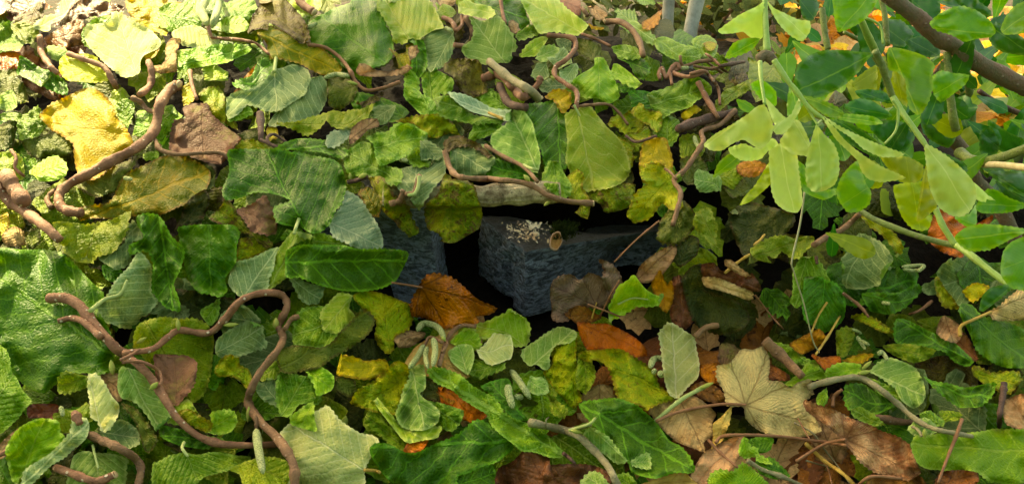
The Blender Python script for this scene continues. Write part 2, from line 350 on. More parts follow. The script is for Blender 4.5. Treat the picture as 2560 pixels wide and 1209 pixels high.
MSOIL = soilmat('dark_soil', (16,12,9), (30,23,16), (22,20,12))
MGRND = soilmat('garden_ground', (62,56,46), (96,88,78), (54,64,34), .5)
MMOSS = soilmat('dark_moss', (50,60,26), (84,96,36), (40,46,20), 2)

# ------------------------------------------------------------------ one leaf from its outline
def catmull(p, step=6.0):
    n = len(p); out = []
    for i in range(n):
        a, b, c, d = p[i-1], p[i], p[(i+1) % n], p[(i+2) % n]
        k = max(1, int(np.hypot(*(c-b))/step))
        for j in range(k):
            t = j/k
            cr = .5*((2*b)+(-a+c)*t+(2*a-5*b+4*c-d)*t*t+(-a+3*b-3*c+d)*t**3)
            out.append(.6*cr+.4*(b*(1-t)+c*t))
    return np.array(out)
def inside(q, poly):
    x, y = q[:, 0], q[:, 1]; r = np.zeros(len(q), bool); n = len(poly)
    for i in range(n):
        x1, y1 = poly[i]; x2, y2 = poly[(i+1) % n]
        c = ((y1 > y) != (y2 > y)); 
        with np.errstate(divide='ignore', invalid='ignore'):
            r ^= c & (x < (x2-x1)*(y-y1)/(y2-y1+1e-12)+x1)
    return r
def segdist(q, poly):
    d = np.full(len(q), 1e9); n = len(poly)
    for i in range(n):
        a = poly[i]; b = poly[(i+1) % n]; ab = b-a; t = np.clip(((q-a)@ab)/max(ab@ab, 1e-9), 0, 1)
        d = np.minimum(d, np.hypot(*(q-(a+t[:, None]*ab)).T))
    return d
LEAVES = []
def triangulate(poly, sp):
    lo, hi = poly.min(0), poly.max(0)
    xs = np.arange(lo[0]+sp*.6, hi[0], sp); ys = np.arange(lo[1]+sp*.5, hi[1], sp*.866)
    g = np.array([[x+(sp/2 if j % 2 else 0), y] for j, y in enumerate(ys) for x in xs]) if len(xs) and len(ys) else np.zeros((0, 2))
    if len(g):
        g = g[inside(g, poly)]
        if len(g): g = g[segdist(g, poly) > sp*.55]
    V = [Vector(p) for p in np.vstack([poly, g])]
    r = delaunay_2d_cdt(V, [], [list(range(len(poly)))], 1, 1e-4)
    v = np.array([tuple(a) for a in r[0]]); f = [tuple(a) for a in r[2]]
    return v, f
def leafmesh(poly, base, tip, pal, cr=1.0, lift=0.0, seed=0, teeth=2.2, step=6.0, depth=None, tilt=None, bend=None, drape=True, ident=-1, slope=.8, gap=.0016, rolls=()):
    p = catmull(np.array(poly, float), step)
    area = .5*np.sum(p[:, 0]*np.roll(p[:, 1], -1)-np.roll(p[:, 0], -1)*p[:, 1])
    rs = np.random.default_rng(seed)
    nrm = np.roll(p, -1, 0)-np.roll(p, 1, 0); nrm = np.stack([nrm[:, 1], -nrm[:, 0]], 1)/np.maximum(np.hypot(*nrm.T), 1e-6)[:, None]
    if area < 0: nrm = -nrm
    am = teeth*np.where(np.arange(len(p)) % 2, 1, -.5)*rs.uniform(.5, 1.3, len(p))
    ar = np.stack([np.arange(len(p))*1.0, np.zeros(len(p))], 1)
    am = am*np.clip(.75+.55*waves(ar, .22, 3, seed+9), .1, 1.7)+2.2*waves(ar, .35, 3, seed+5)*(teeth > 1.5)
    p = p+nrm*am[:, None]
    v, f = triangulate(p, step)
    c = v.mean(0)
    if base is None: base = p[np.argmax(np.hypot(*(p-c).T))]; tip = 2*c-base
    base = np.array(base, float); tip = np.array(tip, float)
    ax = tip-base; L = max(np.hypot(*ax), 30); ax = ax/np.hypot(*ax); lat = np.array([-ax[1], ax[0]])
    q = v-base; U = (q@ax)/L; Vv = (q@lat)/L
    v0 = v.copy(); e_px = segdist(v, p[::2]); flat = v.copy(); zr = np.zeros(len(v))
    for a_, fr_ in rolls:
        nn = np.array([math.cos(a_), math.sin(a_)]); sc_ = (flat-c)@nn; smax = sc_.max(); wd_ = fr_*(smax-sc_.min()); Rp = max(wd_*.13, 3.6)
        s1 = np.where(sc_ > 0, sc_*(1+wd_/smax), sc_)+wd_*(.30*np.sin(((flat-c)@np.array([-nn[1], nn[0]]))/smax*2.4+a_*5)-.35*(((flat-c)@np.array([-nn[1], nn[0]]))/smax)**2)
        d_ = s1-(smax-Rp*.9); th = np.clip(d_/Rp, 0, math.pi*1.15); over = np.maximum(d_-Rp*math.pi*1.15, 0)
        s2 = np.where(d_ > 0, smax-Rp*.9+Rp*np.sin(th)+over*math.cos(math.pi*1.15), s1)
        zr += np.where(d_ > 0, Rp*(1-np.cos(th))+over*math.sin(math.pi*1.15)*-.3, 0)
        v = v+(s2-sc_)[:, None]*nn; flat = flat+(s2-sc_)[:, None]*nn
    dc = float(sample(DS, *c)) if depth is None else depth
    if depth is None:
        z = dc+slope*(sample(DS, v[:, 0], v[:, 1])-dc)
    else: z = np.full(len(v), float(depth))
    s = dc/F; size = np.hypot(*(p.max(0)-p.min(0)))*s
    m = (v0-c)*s                                                # metres in the leaf's own sheet
    if tilt is None: tilt = rs.uniform(-.3, .3, 2)
    z = z-lift+m@np.array(tilt)
    edge = e_px*s/size if cr > 0 else np.zeros(len(v))
    if bend is None: bend = rs.choice([-1, 1, 1])*rs.uniform(.3, 2.0)
    latm = Vv*L*s
    h = -bend*latm**2/size*1.1
    # blade lifts either side of the midrib
    h += .22*np.abs(latm)*rs.uniform(-1.2, 1.4)*(.5+.5*min(cr, 1))
    h += .075*size*waves(m, 9/size*.8, 3, seed+1)*min(1.2, .4+cr*.6)
    h += size*.09*np.exp(-edge/.09)*waves(m, 26/size, 4, seed+2)*min(1.3, .3+cr*.7)
    h += .0015*cr**2*ridges(m, 150, 4, seed+3)+.0006*cr**2*ridges(m, 480, 4, seed+4)+.0014*cr*waves(m, 110, 4, seed+6)
    for _k in range(2 if cr > .7 else 1 if cr > .35 else 0):
        a_ = rs.uniform(0, 3.14); d_ = (m-rs.uniform(-.18, .18, 2)*size)@np.array([math.cos(a_), math.sin(a_)])
        h -= rs.uniform(.1, .42)*cr*(np.sqrt(d_**2+(.03*size)**2)-.1*size)*rs.choice([1, 1, -.5])
    ph = (U-.95*np.abs(Vv))*7.5; h += .0005*cr*np.cos(2*math.pi*ph)*(edge > .01)
    h -= .0012*cr*np.exp(-(Vv*L*s/.0025)**2)
    z = z-h-zr*s
    if drape:
        nb = [[] for _ in v]
        for t in f:
            for a, b in ((0, 1), (1, 2), (2, 0)): nb[t[a]].append(t[b]); nb[t[b]].append(t[a])
        ii = np.concatenate([np.full(len(n_), i) for i, n_ in enumerate(nb)]).astype(int); jj = np.concatenate([np.array(n_, int) for n_ in nb])
        cnt = np.maximum(np.bincount(ii, minlength=len(v)), 1)
        lim = samplemin(v[:, 0], v[:, 1])-gap
        push = np.maximum(z-lim, 0)
        for _ in range(10):
            push = .5*push+.5*np.bincount(ii, push[jj], len(v))/cnt
            push = np.maximum(push, z-lim)
        z = z-push
    stamp(v[:, 0], v[:, 1], z, ident)
    P3 = world(v[:, 0], v[:, 1], z)
    f = [t[::-1] for t in f]
    global RIM; RIM = np.clip(1-e_px*s/.0035, 0, 1)
    return P3, f, np.stack([U, Vv], 1), c, size
def tube(path, radii, seg=9, cap=True, rough=0.0, seed=0):
    """swept tube through 3-D points"""
    path = np.asarray(path, float); n = len(path)
    tan = np.gradient(path, axis=0); tan /= np.maximum(np.linalg.norm(tan, axis=1), 1e-9)[:, None]
    nv = np.cross(tan[0], [0.3, .5, .8]); nv /= np.linalg.norm(nv)
    V = []; rs = np.random.default_rng(seed)
    for i in range(n):
        nv = nv-tan[i]*(nv@tan[i]); nv /= np.linalg.norm(nv); b = np.cross(tan[i], nv)
        for k in range(seg):
            a = 2*math.pi*k/seg; r = radii[i]*(1+rough*rs.uniform(-1, 1))
            V.append(path[i]+r*(nv*math.cos(a)+b*math.sin(a)))
    Fc = []
    for i in range(n-1):
        for k in range(seg):
            k2 = (k+1) % seg; Fc.append((i*seg+k, i*seg+k2, (i+1)*seg+k2, (i+1)*seg+k))
    if cap:
        for i, t in ((0, -1), (n-1, 1)):
            V.append(path[i]+tan[i]*t*radii[i]*.12); c = len(V)-1
            for k in range(seg):
                k2 = (k+1) % seg
                Fc.append((c, i*seg+k2, i*seg+k) if t < 0 else (c, i*seg+k, i*seg+k2))
    return np.array(V), Fc
def spline(p, n=8):
    p = np.array(p, float); q = np.vstack([2*p[0]-p[1], p, 2*p[-1]-p[-2]]); out = []
    for i in range(1, len(q)-2):
        a, b, c, d = q[i-1:i+3]
        for j in range(n):
            t = j/n; out.append(.5*((2*b)+(-a+c)*t+(2*a-5*b+4*c-d)*t*t+(-a+3*b-3*c+d)*t**3))
    out.append(p[-1]); return np.array(out)
def stick3(px, r0, r1, depth=None, lift=0.0, fixed=None, ident=-2, kn=.0, rest=.9):
    """px polyline (pixels) lying on whatever is already there -> 3-D path and radii"""
    p = spline(px); n = len(p); rp = .86*np.linspace(r0, r1, n)
    if fixed is not None: z = np.interp(np.linspace(0, 1, n), np.linspace(0, 1, len(fixed)), fixed)
    else:
        cand = []
        for dx, dy in ((0, 0), (1, 0), (-1, 0), (0, 1), (0, -1)):
            cand.append(samplemin(p[:, 0]+dx*rp, p[:, 1]+dy*rp))
        lim = np.min(cand, 0); lim = np.where(lim > 5, sample(DS, p[:, 0], p[:, 1]), lim)
        z = lim-rp*lim/F*rest-lift; lim = z.copy()
        for _ in range(30):
            z2 = z.copy(); z2[1:-1] = .5*z[1:-1]+.25*(z[2:]+z[:-2]); z = np.minimum(z2, lim+.002)
    r3 = rp*z/F
    if kn: 
        rs = np.random.default_rng(int(abs(px[0][0]*7+px[0][1]))); r3 = r3*(1+kn*waves(np.stack([np.arange(n)*1., np.zeros(n)], 1), .9, 3, int(abs(px[0][0]))))
        for _ in range(max(2, n//14)):
            i0 = rs.uniform(2, n-2); r3 = r3*(1+.16*np.exp(-((np.arange(n)-i0)/1.1)**2))
    P3 = world(p[:, 0], p[:, 1], z)
    for k in np.linspace(-1, 1, 5):
        tx = np.gradient(p[:, 0]); ty = np.gradient(p[:, 1]); l = np.hypot(tx, ty)+1e-9
        for sub in (0, .5):
            x_ = p[:, 0]-ty/l*rp*k; y_ = p[:, 1]+tx/l*rp*k
            x2 = x_+sub*np.gradient(x_); y2 = y_+sub*np.gradient(y_)
            stamp(x2, y2, z-r3*math.sqrt(max(0, 1-k*k*.9)), ident)
    return P3, r3
def lump(c, ax, lx, ly, lz, nu=10, nv=8, point=1.0):
    """egg-like body along axis ax"""
    ax = np.array(ax, float); ax /= np.linalg.norm(ax); b = np.cross(ax, [.2, .4, .9]); b /= np.linalg.norm(b); d = np.cross(ax, b)
    V = []; Fc = []
    for i in range(nu+1):
        t = i/nu; r = math.sin(math.pi*t)**.8*(1-point*.35*t)
        for k in range(nv):
            a = 2*math.pi*k/nv; V.append(np.array(c)+ax*lx*(t-.5)*2+b*ly*r*math.cos(a)+d*lz*r*math.sin(a))
    for i in range(nu):
        for k in range(nv): Fc.append((i*nv+k, i*nv+(k+1) % nv, (i+1)*nv+(k+1) % nv, (i+1)*nv+k))
    return np.array(V), Fc
# ------------------------------------------------------------------ hazel and fallen leaves: palette, layer, crumple, base, tip | outline | label
LF = '''
rb 0 .8 - | 40,0 110,0 108,30 60,52 28,32
rb 0 .8 - | 200,0 260,3 312,18 300,38 230,42 170,72 148,62 172,30 | red-brown fallen leaf with curled rim right of the pale strip leaf
o2 0 .8 - | 110,95 190,48 218,68 208,112 160,120 118,112
or 0 .7 - | 0,128 52,132 52,168 0,172 | glowing orange leaf at the upper left edge
rb 0 .8 - | 95,195 112,212 105,238 60,214 55,195
mg 0 1 - | -10,58 40,58 62,90 50,122 -10,130
ob 0 1 - | 40,40 75,30 95,10 105,40 90,90 70,100 45,80
og 0 1 - | 30,70 60,60 95,70 92,100 60,105
ol 0 1 - | -10,170 40,178 60,215 70,250 30,262 -10,240
gl 0 1 - | 0,235 30,225 40,265 15,280 -5,270
mg 1 1 - | -10,285 30,280 62,285 95,262 102,288 70,305 30,300 -10,300
ol 0 1 - | -10,310 40,300 45,330 20,372 -10,365
ol 1 1.2 60,330 180,380 | 58,335 100,312 150,318 186,350 172,388 120,402 80,392 58,362 | olive-brown shrivelled leaf above the small round green leaf
mg 1 1 - | 45,300 95,300 120,320 80,345 50,345
lg 0 1 - | -10,390 30,370 55,400 60,440 20,450 -10,430
tn 1 1 - | 7,582 36,565 60,579 63,612 20,614 5,600 | small pale tan leaf by the left edge beside the thick cut branch
ol 1 1 - | 63,585 96,569 100,605 73,627
ye 0 1 - | 0,545 20,530 28,560 10,590 -5,580
py 3 .35 338,176 296,42 | 218,66 250,58 280,53 278,31 304,33 318,46 357,63 381,79 402,103 397,119 361,139 351,156 349,179 331,189 308,192 291,182 265,165 232,132 215,99 | large sunlit cream-green leaf near the top left corner
ye 2 .6 - | 350,125 400,108 388,142 365,152
mg 2 .8 - | 205,75 235,48 280,40 276,65 222,75 225,112 238,134 208,110
yy 3 .5 275,198 146,158 | 150,150 170,137 212,134 245,142 258,172 275,198 232,208 172,203 153,188 144,175 | bright yellow-green leaf under the twig below the cream-green leaf
ye 3 .6 120,310 300,330 | 96,290 125,262 150,250 165,240 205,222 232,220 258,235 280,262 290,290 315,318 332,350 330,375 300,400 270,430 230,450 200,445 190,420 185,385 183,358 150,335 120,318 | big sunlit mottled yellow leaf behind the thick curved branch
oy 3 .9 245,535 523,425 | 187,530 200,515 225,512 270,505 290,480 305,450 330,425 375,402 420,390 470,393 500,405 523,425 525,445 515,470 500,490 470,510 440,520 400,535 350,540 300,543 240,548 200,553 | broad olive leaf with yellow veins below the thick curved branch
ol 2 .6 192,473 337,400 | 192,473 232,446 281,426 331,400 340,410 318,443 291,476 271,483 228,489 198,485
og 4 .45 248,548 205,655 | 129,578 182,565 245,549 285,552 324,549 318,572 319,592 304,615 285,628 245,625 232,638 215,655 179,638 159,631 162,618 142,612 | toothed olive-green leaf above the huge dark leaf on the left
bg 4 .3 85,442 166,405 | 71,430 96,406 139,387 165,406 169,423 159,443 132,453 99,453 89,440 | small round fresh green leaf left of the thick curved branch
pl 3 .5 100,75 198,5 | 109,46 142,33 152,13 185,0 200,0 195,13 172,30 146,50 126,60 122,79 99,83 96,63 | narrow pale leaf with ragged edge at the top left
dg 2 .8 - | 50,142 66,146 99,169 126,179 113,202 99,212 66,198 50,188 | small dark green leaf between the orange leaf and the bright yellow-green leaf
dg 1 1 - | 115,170 140,185 165,210 167,238 120,222 103,205
gl 1 .8 - | 118,115 165,125 172,140 150,152 130,145
ye 1 .8 - | 317,0 400,0 460,8 455,25 400,30 390,60 350,50 330,45 320,30 | sunlit yellow leaf along the top edge above the cream-green leaf
ye 1 .8 - | 330,45 365,50 398,62 415,90 395,88 360,66
mg 2 .7 - | 395,30 430,20 460,18 480,0 500,20 497,60 480,78 450,80 420,70 396,60
pl 2 .8 480,60 540,120 | 433,76 490,65 520,80 545,100 550,110 500,120 460,118 430,100 | pale ribbed underside leaf right of the tan curled leaf
mg 3 .9 450,170 620,115 | 443,146 466,126 499,116 559,109 598,112 622,122 612,136 579,149 549,159 509,169 466,172 446,159 | long mid green leaf with a brown patch above the purplish brown leaf
tn 3 1 - | 427,96 453,99 443,126 440,152 443,179 424,182 400,185 381,175 384,165 404,162 414,146 414,116 | curled tan leaf right of the cream-green leaf
mg 2 .6 - | 288,265 304,248 331,255 336,281 324,311 318,321 298,300
mg 1 .7 - | 340,285 380,272 430,275 435,320 405,350 360,350 338,318
ol 1 1 - | 330,340 370,350 400,370 400,400 350,395 325,375
bg 1 1 - | 358,385 395,378 395,400 360,402
pb 3 .6 500,258 510,400 | 432,370 440,304 466,298 456,268 479,255 519,258 522,281 549,308 589,331 585,357 572,380 555,398 510,402 470,395 436,385 | large purplish brown leaf with green margins left of the dark green leaf
yg 2 .8 - | 496,238 522,218 546,218 559,238 565,275 592,304 596,326 579,321 559,308 532,291 516,265
ye 2 .8 - | 456,225 473,210 485,232 488,251 460,263
gu 4 .3 686,150 690,300 | 565,251 585,232 632,218 668,199 685,175 704,169 731,159 751,165 771,175 779,199 771,215 764,235 738,255 704,275 671,278 645,271 618,265 599,281 572,298 562,281 | big rounded grey-green leaf showing its branching white veins
gu 3 .4 745,190 690,305 | 777,190 807,195 820,215 814,245 794,278 767,298 731,308 688,311 668,298 698,270 738,245 767,222 | rounded grey-green leaf tucked below the white-veined one
oy 4 .6 650,85 850,180 | 640,80 651,74 675,66 731,89 747,103 784,113 817,132 847,156 857,175 840,189 807,189 774,175 751,162 714,152 688,146 675,149 665,109 648,93 | rolled olive and yellow leaf above the white-veined grey-green leaf
ob 5 1.2 - | 622,73 632,43 655,23 651,8 675,0 708,2 734,20 761,46 768,92 748,95 714,76 675,60 671,78 651,76 | dark shrivelled olive leaf at the top beside the large deep green leaf
dg 3 .6 - | 585,232 628,192 651,162 681,149 687,179 655,205 632,217
yo 2 .8 - | 585,232 603,203 638,162 665,144 655,165 634,195 612,215 | amber strip of leaf at the left edge of the white-veined leaf
mg 3 .6 - | 565,292 600,270 620,268 634,280 615,293 590,300 572,300
mg 2 .8 - | 535,20 580,0 630,0 640,20 620,50 600,60 560,50
bg 2 .8 - | 540,60 580,40 610,45 625,70 590,82 555,78
og 1 1 - | 510,75 560,75 630,80 650,100 600,110 540,100
lg 1 1 - | 690,0 760,0 800,0 800,25 770,40 735,20
lg 1 1 - | 570,180 555,195 520,200 500,175 530,160
ol 1 1 - | 600,340 640,320 660,345 700,340 705,375 640,378 590,372
yg 1 1.2 - | 600,355 630,345 690,370 640,380 595,375
ye 1 1 - | 668,315 692,320 695,345 670,350
mg 2 .7 700,100 975,60 | 775,50 820,32 846,20 873,7 886,-4 926,-6 946,13 959,43 965,66 979,93 985,116 979,146 960,165 920,170 870,172 845,165 830,150 800,130 780,112 765,90
db 3 .75 965,160 800,40 | 775,50 820,32 846,20 873,7 886,-4 926,-6 946,13 959,43 965,66 979,93 985,116 979,146 960,165 920,170 870,172 845,165 830,150 800,130 783,110 768,90 | very large deep green blistered leaf at top centre
lg 4 .4 1028,100 955,0 | 942,20 960,5 1005,-5 1065,0 1088,20 1098,40 1108,60 1085,70 1061,86 1045,96 1025,93 1012,108 985,106 979,86 969,60 959,43 | light green leaf with a dark bird-dropping spot at top centre
yg 2 1 - | 935,-5 985,-5 975,14 955,22 940,18
gg 3 .7 1134,97 1075,166 | 1058,83 1091,66 1111,79 1131,89 1136,116 1128,139 1111,159 1091,169 1071,162 1065,139 1058,109 | dusky grey-green leaf right of the long folded green leaves
gl 4 .5 1248,140 1180,44 | 1174,43 1197,50 1227,43 1243,38 1263,62 1277,86 1279,113 1266,126 1280,140 1275,158 1250,150 1220,159 1190,165 1167,142 1164,126 1184,106 1184,73 | green leaf with raised pale veins above the cut branches
lg 5 .8 - | 1147,10 1171,-5 1184,8 1224,20 1242,36 1222,50 1190,43 1164,36 1147,33 | light green folded leaf lying over the top of the raised-vein leaf
lg 3 1 - | 1095,26 1108,10 1128,18 1139,33 1124,45 1106,43
ob 1 1 - | 1135,0 1150,30 1160,80 1140,110 1115,60 1110,20
br 1 1 - | 1085,-5 1140,-5 1135,12 1110,22
tn 4 1 - | 889,179 899,159 919,162 939,175 972,179 999,172 1018,162 1030,170 1012,185 985,189 956,192 926,192 899,189 | curled tan leaf edge below the very large deep green leaf
oy 3 1 - | 972,129 999,136 1018,129 1018,116 1042,113 1047,129 1032,146 1025,162 1005,169 992,165 989,146
br 4 1 - | 1020,120 1042,113 1047,130 1034,146 1024,152 1022,135
dg 3 .9 1045,95 1040,205 | 1032,89 1055,96 1063,122 1067,165 1055,199 1038,204 1026,165 1036,139 1043,122 | long folded dark green leaf hanging below the spotted light leaf
mg 3 1 1075,295 1035,175 | 1015,185 1032,172 1048,202 1051,232 1075,251 1098,281 1075,294 1051,281 1028,258 1012,238 | folded green leaf standing upright left of the shrivelled brown-olive leaf
mg 2 .9 1085,285 1070,165 | 1061,165 1081,169 1108,185 1131,202 1128,228 1111,238 1100,235 1108,281 1078,285 1065,255 1051,212
ob 5 1.3 - | 1108,165 1124,152 1147,149 1174,156 1194,165 1207,192 1217,212 1204,232 1190,245 1164,232 1144,212 1131,185 1111,175 | shrivelled brown-olive leaf left of the cut branches
mg 5 .8 1253,306 1100,250 | 1093,245 1131,240 1161,261 1184,285 1210,291 1257,298 1253,310 1214,309 1180,309 1147,299 1118,286 1096,265 | green rolled leaf under the pale leaf with a yellow stalk
gb 6 .4 1256,296 1133,243 | 1128,232 1164,235 1197,248 1227,271 1263,275 1280,288 1277,298 1257,304 1214,291 1180,281 1151,258 | pale silvery leaf with a bold vein and yellow stalk in the upper middle
mg 4 .5 1280,275 1215,232 | 1197,245 1220,232 1247,232 1267,251 1281,275 1263,280 1227,273
mg 4 .7 - | 1154,347 1171,328 1197,311 1230,308 1270,311 1281,321 1247,330 1224,338 1197,344
yg 4 1.6 985,315 1150,335 | 985,304 1012,294 1048,288 1098,288 1124,298 1147,328 1151,344 1124,336 1095,347 1071,344 1051,324 1032,311 | puckered yellow-green leaf under the folded green leaves
mg 5 1.3 905,375 1060,340 | 912,341 939,331 972,331 999,308 1028,308 1045,324 1068,344 1051,357 1032,374 1005,390 979,405 950,412 930,385 928,360 | crinkled green leaf in the middle, left of the star-veined leaf
mg 4 1 - | 858,395 875,370 905,352 935,360 945,395 965,412 1000,425 1004,440 995,459 965,459 932,442 900,436 879,440 863,423 | wavy mid green leaf right of the big glossy dark green leaf
gu 3 .6 1032,488 1048,390 | 999,416 1038,416 1058,413 1078,380 1108,378 1111,403 1104,443 1085,469 1071,492 1065,502 1055,522 1032,509 1025,496 1042,483 1015,473 993,456 | star-veined grey-green leaf with a thick green stalk
mg 5 1.2 - | 1015,390 1032,378 1060,370 1076,400 1078,413 1055,420 1032,416
gg 5 1 - | 1050,360 1065,348 1090,360 1107,385 1096,402 1075,397 1055,398
mt 6 1.6 1122,445 1130,605 | 1108,436 1121,433 1131,446 1151,446 1167,453 1184,466 1194,489 1204,519 1205,542 1197,572 1174,588 1144,602 1128,607 1098,605 1104,595 1088,579 1071,572 1061,545 1058,522 1071,502 1095,483 1101,459 | crumpled mottled leaf hanging over the dark gap
mt 5 1.2 920,445 1035,585 | 916,438 939,440 959,456 975,476 992,496 1012,512 1025,529 1028,545 1045,569 1038,585 1022,590 1012,575 995,562 982,542 965,526 956,512 950,495 930,470 | mottled yellow-green strip of leaf hanging in front of the pale grey stone
oy 4 1.1 - | 895,478 930,470 955,495 946,542 926,539 912,522 909,502 | yellow and brown leaf end over the pale grey stone
dg 6 .9 748,548 668,378 | 572,376 640,370 700,376 760,385 830,395 850,410 858,435 863,470 855,510 840,530 825,560 800,580 780,583 755,565 750,545 740,565 715,565 690,555 685,520 720,508 728,500 700,490 640,482 600,496 565,500 556,475 570,430 570,400 | big glossy dark green leaf left of centre
gb 5 .3 832,560 945,612 | 863,476 883,483 906,502 926,536 942,559 956,592 956,618 929,625 899,625 866,608 833,592 822,565 828,542 850,522 858,496 | silvery green leaf with parallel veins left of the pale grey stone
mg 4 .9 - | 781,580 830,590 880,605 900,625 840,630 790,625
dg 6 1.1 714,655 1015,650 | 715,630 740,615 780,610 850,613 900,624 955,622 985,624 1018,630 1019,645 1005,675 990,700 960,715 930,722 900,728 850,728 800,715 770,702 750,692 716,692 714,660 | dark green rolled leaf lying across the foot of the pale grey stone
lg 5 .6 - | 701,612 724,592 751,582 771,588 783,608 731,620 716,635 718,661 711,694 688,711 671,721 669,698 679,671 681,645
gu 5 .3 606,746 690,622 | 582,658 612,648 645,635 675,622 697,618 687,641 683,668 673,694 673,718 667,728 632,726 605,746 582,728 570,708 574,684 | grey-green leaf fanned out above the looping twig
gg 4 .6 - | 715,690 745,695 775,705 810,718 800,745 780,755 750,745 730,720
db 5 1.2 522,560 528,742 | 443,569 466,562 499,560 516,559 542,559 585,565 600,582 594,612 587,651 581,668 565,698 569,724 552,741 529,737 499,734 479,711 463,678 460,638 450,608 | pleated green leaf with deep vertical folds left of centre
mt 4 1.2 - | 559,502 572,506 599,536 625,575 665,592 681,612 665,617 638,597 612,585 599,585 585,565 546,559 522,545 545,525
pb 4 1.2 - | 592,526 618,519 645,506 668,487 676,512 683,532 687,565 671,584 645,580 625,575 605,545 | brown and green crumpled leaf below the big glossy dark leaf
mt 3 1.2 - | 599,598 632,595 661,605 668,625 638,640 605,652 587,655 593,625
od 3 .9 - | 436,579 443,559 460,519 486,489 512,474 524,492 518,526 501,559 466,563 446,566
ol 2 1 - | 440,395 500,400 530,420 535,470 510,500 470,500
ob 2 1 - | 520,480 560,465 575,500 545,530 520,520
dg 5 1.5 400,548 432,775 | 341,542 364,532 394,536 414,559 430,595 457,618 460,638 447,678 437,711 447,744 450,777 417,770 397,751 381,724 381,665 364,628 324,637 322,612 357,592 344,565 | heavily crumpled dark green leaf right of the toothed olive-green leaf
gg 3 .5 345,560 255,655 | 324,555 334,545 347,565 358,582 358,595 330,608 333,635 323,661 291,675 271,665 255,655 246,641 275,628 311,605 320,579 | pale dusky leaf between the toothed leaf and the crumpled dark leaf
gu 4 .5 232,772 352,625 | 350,625 380,660 380,705 380,735 395,752 375,775 350,800 330,820 300,817 285,810 250,802 248,785 228,772 260,745 290,700 320,670 | grey-green leaf with a thick pale forked vein beside the huge dark leaf
dg 2 1 - | 255,665 300,668 310,690 285,705 262,695
od 2 1 - | 440,720 520,730 575,740 600,760 560,810 500,830 440,790
mg 2 1 - | 500,775 535,755 550,745 545,790 525,812
db 5 .5 300,900 10,700 | -20,630 60,622 110,625 150,632 180,650 215,690 245,720 260,738 242,770 264,800 282,850 290,890 277,925 242,937 210,930 180,935 155,945 140,960 110,985 75,975 40,945 15,900 -20,870 | huge dark green leaf spread at the left edge
mg 6 .5 -10,1000 60,900 | -20,865 15,872 26,901 28,931 41,946 56,975 80,1001 65,1020 48,1046 22,1065 -20,1090 -30,1000 | mid green bulging leaf at the lower left edge
og 6 1 - | 143,950 160,930 190,935 225,942 215,965 170,985 145,980
bg 5 .9 60,1175 110,1050 | 28,1115 40,1080 60,1060 95,1048 132,1058 142,1090 160,1092 142,1122 100,1152 64,1177 50,1215 38,1205 33,1150 | fresh green curled leaf body beside the rolled pale leaf
gu 7 .5 65,1205 215,1060 | 180,1050 215,1046 223,1068 215,1094 175,1131 130,1161 74,1212 58,1212 62,1175 100,1150 150,1108 172,1080 | pale leaf rolled into a tube at the lower left
py 6 .5 250,1065 222,940 | 219,942 238,936 256,953 279,983 297,1009 295,1042 275,1072 256,1078 243,1053 225,1042 223,998 | upright papery pale leaf at the lower left
br 3 .7 - | 245,935 305,935 308,995 290,1002 262,960
rb 3 .7 - | 67,1020 82,1009 141,1009 151,1027 139,1050 104,1044 71,1044 | red-brown curled leaf piece below the huge dark leaf
br 2 .8 - | -10,1120 30,1080 60,1065 30,1130 -10,1150
og 3 .8 - | 130,1050 175,1030 215,1005 230,1045 200,1060 150,1080
gl 5 .5 236,1118 250,1222 | 176,1169 186,1139 208,1128 230,1129 282,1135 321,1146 318,1169 307,1215 171,1220 | soft green leaf with round lobes above the purple twig at the bottom left
gg 3 .6 - | 240,1070 300,1050 345,1075 350,1110 300,1125 255,1100
og 4 .6 360,800 480,1010 | 330,860 345,812 375,795 400,793 440,795 480,797 520,810 533,845 532,900 520,950 510,990 480,1010 455,985 430,1010 410,960 360,900 | large olive-green leaf lying beneath the forked twig
pb 5 .9 - | 383,900 400,885 430,883 470,903 492,915 487,960 462,990 440,1010 410,985 393,950 | dark-blotched purplish leaf beside the forked twig
gl 5 .4 320,915 395,1070 | 305,920 345,925 380,950 410,990 417,1040 398,1070 383,1070 370,1040 345,1015 310,1002 301,970 | green leaf with light toothed edge under the forked twig
ol 4 .6 - | 303,1005 340,1020 380,1070 395,1100 372,1132 358,1120 338,1060
lg 4 .6 - | 415,1020 455,1000 480,1015 500,1035 470,1060 430,1055
gg 4 .4 548,870 665,825 | 545,838 586,816 638,808 653,823 658,845 669,860 638,877 601,892 560,888 543,871 | grey-green leaf framed by the looping twig
gg 3 .5 - | 548,790 590,758 622,768 655,800 642,817 590,822 560,835
yg 4 1.2 - | 537,916 556,894 593,890 599,916 623,927 632,946 615,966 597,953 571,940 545,935
bg 5 1 - | 526,1030 560,1022 585,1027 593,1053 578,1078 549,1085 521,1079 530,1057 | small curly fresh green leaf above the lower twig
yg 5 1 - | 445,1027 474,1020 511,1042 532,1057 521,1078 489,1067 456,1042
dg 3 1 - | 400,1060 450,1070 500,1085 560,1095 520,1120 450,1115 400,1090
mg 5 .4 462,1128 500,1215 | 380,1160 400,1150 422,1136 460,1130 497,1135 549,1128 625,1143 608,1156 578,1174 511,1193 467,1220 385,1220 | smooth green leaf along the bottom edge left of the hanging catkin
og 6 .4 615,1155 720,1200 | 605,1154 660,1137 721,1154 723,1220 610,1220 598,1184 576,1172 | olive-green folded leaf behind the hanging catkin
